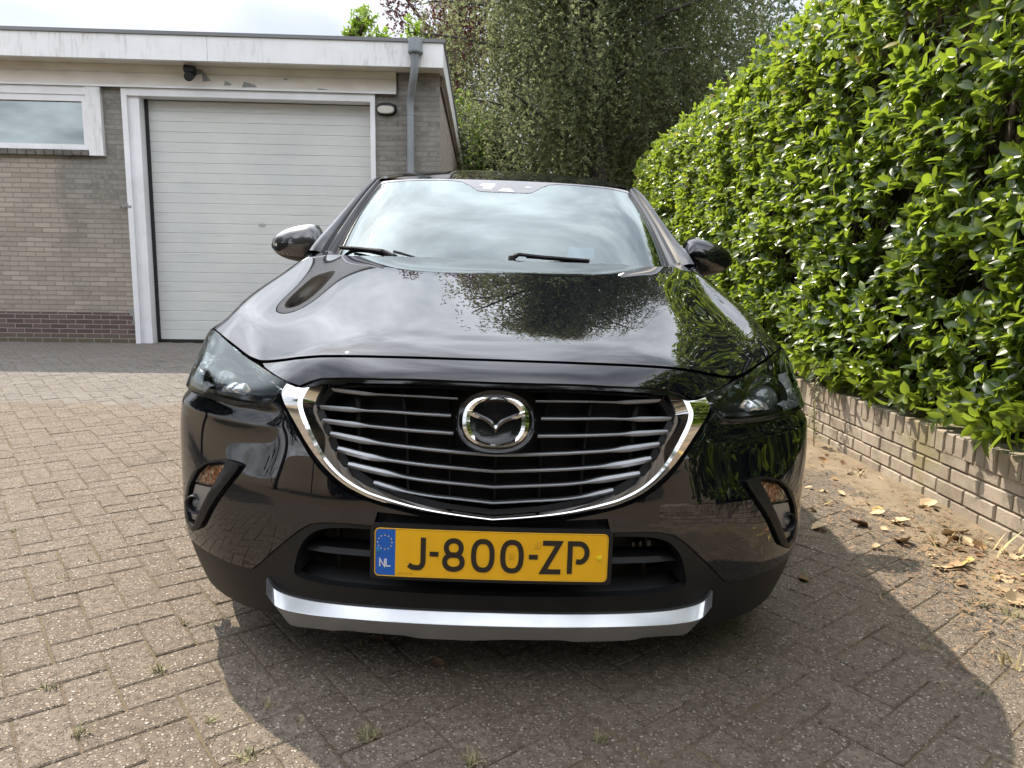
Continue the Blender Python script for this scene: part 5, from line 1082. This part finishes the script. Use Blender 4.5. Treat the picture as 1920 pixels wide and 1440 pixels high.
for s in (1, -1):
    bs = grid_surf(T, 0., 4.0, 0., 6., 26, 70, 'body_side', 'paint', car, xs=s, sgn=tsg)
    grid_surf(T, 4.0, 7.0, 0., 6., 18, 60, 'side_windows', 'sideglass', car, xs=s, sgn=tsg); grid_surf(T, 6.75, 7.05, 0., 6., 4, 60, 'roof_rail', 'paint', car, .004, xs=s, sgn=tsg); grid_surf(T, 3.9, 4.15, 0., 6., 4, 60, 'belt_trim', 'black', car, .005, xs=s, sgn=tsg)
    for v0, v1 in ((2.05, 2.3), (3.75, 3.95), (5.2, 6.)): grid_surf(T, 4.1, 6.9, v0, v1, 8, 6, 'window_pillar', 'black', car, .004, xs=s, sgn=tsg)
    for v in (.45, 2.2, 3.9): grid_surf(T, .7, 4., v, v+.012, 20, 2, 'door_gap', 'void', bs, .0015, xs=s, sgn=tsg)
    grid_surf(T, 0., .85, 0., 6., 6, 60, 'sill_cladding', 'plastic', car, .012, xs=s, sgn=tsg)
    MB().box(.895, .93, 2.35, 2.55, .86, .885, bev=.006).build('door_handle', 'paint', car) if s > 0 else MB().box(-.93, -.895, 2.35, 2.55, .86, .885, bev=.006).build('door_handle', 'paint', car)
# rear end
rr_ = []
for k in range(21):
    u = k/2; p = T.ev([u], [6.])[0]; rr_.append(p)
P = []
for t in np.linspace(0, 1, 6):
    P.append([(p[0]*(1-.06*t), p[1]+.16*math.sin(t*1.57)*(1 if p[2] < .95 else .5), p[2]*(1-.0*t)-(.02*t if p[2] > 1.2 else 0)) for p in rr_])
P2 = [P[-1][i] for i in range(21)]
mb = MB(); mb.grid(P); mb.grid([[(-x, y, z) for x, y, z in r] for r in P]); mb.grid([[(x*(1-t), y+.02*math.sin(math.pi*t), z) for x, y, z in P2] for t in np.linspace(0, 2, 11)])
mb.build('tailgate', 'paint', car, True)
# cowl behind the hood and shut-line backing
cw = []
for v, dz in ((0., -.006), (-.05, -.03)):
    pass
A = S.ev(np.linspace(-6.1, 6.1, 60), np.zeros(60)); Bq = WS.ev(np.linspace(-4, 4, 60), np.full(60, 0.06))
MB().grid([[tuple(p+np.array([0, -.01, -.006])) for p in A], [tuple(a*.5+b*.5+np.array([0, 0, -.035])) for a, b in zip(A, Bq)], [tuple(p+np.array([0, 0, -.006])) for p in Bq]]).build('cowl', 'plastic', car, True)
for s in (1, -1):
    tt = np.linspace(0, 1, 14); A_ = S.ev(s*(4.4+2.3*tt), 0*tt)-np.array([0, .012, .004]); c0 = WS.ev([3.6*s], [.0])[0]; c1 = WS.ev([3.9*s], [.12])[0]; c2 = T.ev([4.25], [0.])[0]*np.array([s, 1, 1]); B_ = np.array([c0*(1-t)**2+2*t*(1-t)*c1+c2*t*t for t in tt])+np.array([0, 0, .002])
    m_ = MB().grid([[tuple(p) for p in A_], [tuple(a*.5+b*.5+np.array([0, 0, .004])) for a, b in zip(A_, B_)], [tuple(p) for p in B_]]).build('cowl_corner', 'paint', car, True)
gapu = panel('inner_structure', [sym([(0, .3), (3, .3), (6.1, .3), (7.8, .5), (7.8, 3), (7.8, 5.5), (7.6, 9.3), (5, 9.6), (4, 9.3), (3.7, 8.4), (3.3, 7.6), (3.6, 6.4), (3.8, 5.2), (3.1, 4.4), (0, 4.4)])], 'black', off=-.10, st=.4, thick=0, rim=False)
panel('gap_backing', [sym([(0, 3.7), (3, 3.6), (4.3, 3.7), (6, 3.2), (6.1, .0), (6.5, 0.), (6.6, 3.5), (4.6, 4.0), (3.8, 4.3), (3.3, 4.6), (2, 4.4), (0, 4.4)])], 'void', off=-.024, st=.2, thick=0, rim=False)
# ---- wheels, arches, underbody
def wheel(x, y):
    w = empty('wheel', (x, y, .335)); w.parent = car; s = 1 if x > 0 else -1
    prof = [(-.10, .235), (-.105, .29), (-.085, .325), (-.04, .335), (.04, .335), (.085, .325), (.105, .29), (.10, .235)]; n = 40
    MB().grid([[(a, r*math.cos(t), r*math.sin(t)) for a, r in prof] for t in np.linspace(0, 2*math.pi, n+1)]).build('tyre', 'tyre', w, True)
    m = MB().grid([[(a, r*math.cos(t), r*math.sin(t)) for a, r in ((-.10, .236), (-.09, .215), (.09, .215), (.10, .236))] for t in np.linspace(0, 2*math.pi, n+1)])
    for k in range(5):
        a = 2*math.pi*k/5
        for d in (-.16, .16): m.tube([(s*.07, .04*math.cos(a), .04*math.sin(a)), (s*.085, .22*math.cos(a+d), .22*math.sin(a+d))], [.022, .014], 6)
    m.tube([(s*.04, 0, 0), (s*.092, 0, 0)], .05, 16); m.build('rim', 'alloy', w, R(40))
for x in (-.765, .765):
    for y in (.875, 3.44): wheel(x, y)
for s in (1, -1):
    L = [(8, v) for v in np.linspace(1.2, 9.2, 40)]; A = S.ev([s*8]*40, [p[1] for p in L]); arch = []
    for lift, inw in ((.0, -.02), (.022, .0), (.022, .03), (-.05, .055)):
        arch.append([(p[0]+s*lift, p[1]+(0.875-p[1])*inw*2, p[2]+(.335-p[2])*inw*2) for p in A])
    MB().grid(arch).build('arch_cladding', 'plastic', car, True)
    MB().grid([[(s*x, .875+.40*math.cos(t), .335+.40*math.sin(t)) for x in (.50, .88)] for t in np.linspace(-.35, math.pi+.35, 30)]).build('wheel_liner', 'void', car, True)
MB().box(-.70, .70, .36, 3.9, .19, .24).box(-.5, .5, .3, 1.2, .24, .5).build('underbody', 'void', car)
# ---- mirrors
def mirror(s, m_):
    mo = empty('door_mirror', (s*.905, 1.66, 1.118)); mo.parent = car
    # rounded wedge: wide and tall at the inner end, tapering outwards
    xsn = np.linspace(-.112, .108, 22); V = MB(); P = []; 
    for x in xsn:
        t = (x+.112)/.22; top = .082*math.sqrt(max(0, 1-((t-.22)/.80)**2)) if t > .22 else .082*math.sqrt(max(0, 1-((.22-t)/.235)**2)); top = top*(1-.10*t)+.006
        bot = -(.080*math.sqrt(max(0., 1-((t-.30)/.72)**2)) if t > .3 else .080*math.sqrt(max(0, 1-((.3-t)/.31)**2))); dep = .115*math.sqrt(max(0, 1-((t-.35)/.67)**2))+.004
        dep = max(dep, .006); row = []
        for a in np.linspace(-math.pi/2, math.pi/2, 17):
            zz = (top if math.sin(a) > 0 else -bot)*math.copysign(abs(math.sin(a))**.9, math.sin(a)); row.append((s*x, -dep*math.cos(a)**.8+.05, zz-.01*t))
        P.append(row)
    def band(lo, hi, nm, mat_, off=0.):
        Q = [[(p[0], p[1]-off, p[2]) for p in r[lo:hi]] for r in P]; o = MB().grid(Q).build(nm, mat_, mo, fix=False); me = o.data
        if sum(p.normal.y*p.area for p in me.polygons) > 0: me.flip_normals()
        me.shade_smooth(); return o
    band(4, 17, 'mirror_cap', m_); band(0, 5, 'mirror_lower_shell', 'plastic')
    mb = MB(); mb.grid([[(s*x, .05, z*k) for k in (0,)]+[(p[0], .0505, p[2]) for p in (r[0], r[-1])] for x, z, r in zip(xsn, [0]*22, P)]); mb.build('mirror_back', 'black', mo)
    # indicator at the outer tip
    Q = []
    for i in range(12, 22): Q.append([(P[i][8][0]+s*.001, P[i][8][1]-.002-.0005, P[i][8][2]+(P[i][k][2]-P[i][8][2])*min(1, (i-11)/5)) for k in (5, 6.0 and 6, 7, 8)])
    ind = MB().grid(Q).build('mirror_indicator', 'lampdark', mo, True); Q2 = [[(p[0]+s*.0005, p[1]-.001, p[2]) for p in r[2:4]] for r in Q[5:8]]; (MB().grid(Q2).build('indicator_reflector', 'reflector', ind) if s < 0 else None)
    MB().box(-.02, .02, .052, .056, -.03, .03)
    f = MB().tube([(-s*.07, .03, -.045), (-s*.11, .01, -.066), (-s*.19, -.02, -.075)], [.032, .026, .03], 10); f.build('mirror_foot', 'gloss', mo, True)
mirror(-1, 'carbon'); mirror(1, 'paint')
# ---- wipers
def wiper(base, elbow, bl0, bl1, tip):
    w = empty('wiper', base); w.parent = car; B = Vector(base); f = lambda p: Vector(p)-B
    MB().tube([(0, 0, -.01), (0, 0, .012)], [.017, .013], 12).tube([(0, 0, .004), f(elbow)], [.012, .008], 8).tube([f(elbow), f(tip)], [.008, .005], 6).build('wiper_arm', 'black', w, R(50))
    MB().tube([f(bl0)+Vector((0, 0, 0)), f(bl1)], [.006, .006], 6).tube([f(bl0)+Vector((0, .004, -.008)), f(bl1)+Vector((0, .004, -.008))], .003, 5).build('wiper_blade', 'rubber', w, R(50))
wiper((-.415, 1.25, 1.058), (-.46, 1.262, 1.083), (-.655, 1.40, 1.098), (-.455, 1.295, 1.080), (-.60, 1.36, 1.095)); 
mbx = MB().tube([(-.415, 1.25, 1.082), (-.33, 1.225, 1.062)], [.006, .004], 6).build('wiper_link', 'black', car)
wiper((.035, 1.215, 1.068), (.06, 1.23, 1.087), (.09, 1.245, 1.085), (.335, 1.275, 1.075), (.20, 1.26, 1.078))
# ---- interior
MB().grid([[(x, y, z) for x in np.linspace(-.68, .68, 12)] for y, z in ((1.25, 1.0), (1.45, 1.035), (1.75, 1.02), (1.8, .9), (1.82, .5))]).build('dashboard', 'dash', car, True)
for x in (-.36, .36):
    se = empty('front_seat', (x, 2.35, .45)); se.parent = car; MB().box(-.25, .25, -.3, .28, -.05, .12, bev=.05).build('seat_cushion', 'seat', se, True)
    MB().grid([[(sx*(.25-.03*k), .22+.05*k+.06*abs(sx)**2*-1, .1+.14*k) for sx in np.linspace(-1, 1, 7)] for k in range(5)]).build('backrest', 'seat', se, True); MB().box(-.12, .12, .36, .46, .70, .90, bev=.04).build('headrest', 'seat', se, True)
sw = MB(); sw.tube([(.36+.18*math.cos(t), 1.93+.06*math.sin(t), .90+.17*math.sin(t)) for t in np.linspace(0, 2*math.pi, 30)], .014, 8, False); sw.build('steering_wheel', 'seat', car, True)
MB().box(-.12, .12, 1.93, 1.96, 1.27, 1.33, bev=.01).box(-.05, .05, 1.93, 2.0, 1.34, 1.37, bev=.01).build('rear_view_mirror', 'black', car)
MB().box(-.62, .62, 3.0, 3.12, .4, 1.05, bev=.04).build('rear_seat', 'seat', car, True)
MB().prism([(.262, 1.088), (.375, 1.088), (.372, 1.132), (.270, 1.132)], lambda a, b, d: (a, 1.43+(b-1.088)*.55+d, b), 0, .001).build('parking_card', 'card', car)
MB().box(-.70, .70, 1.9, 3.7, .24, .28).build('floor_pan', 'void', car)
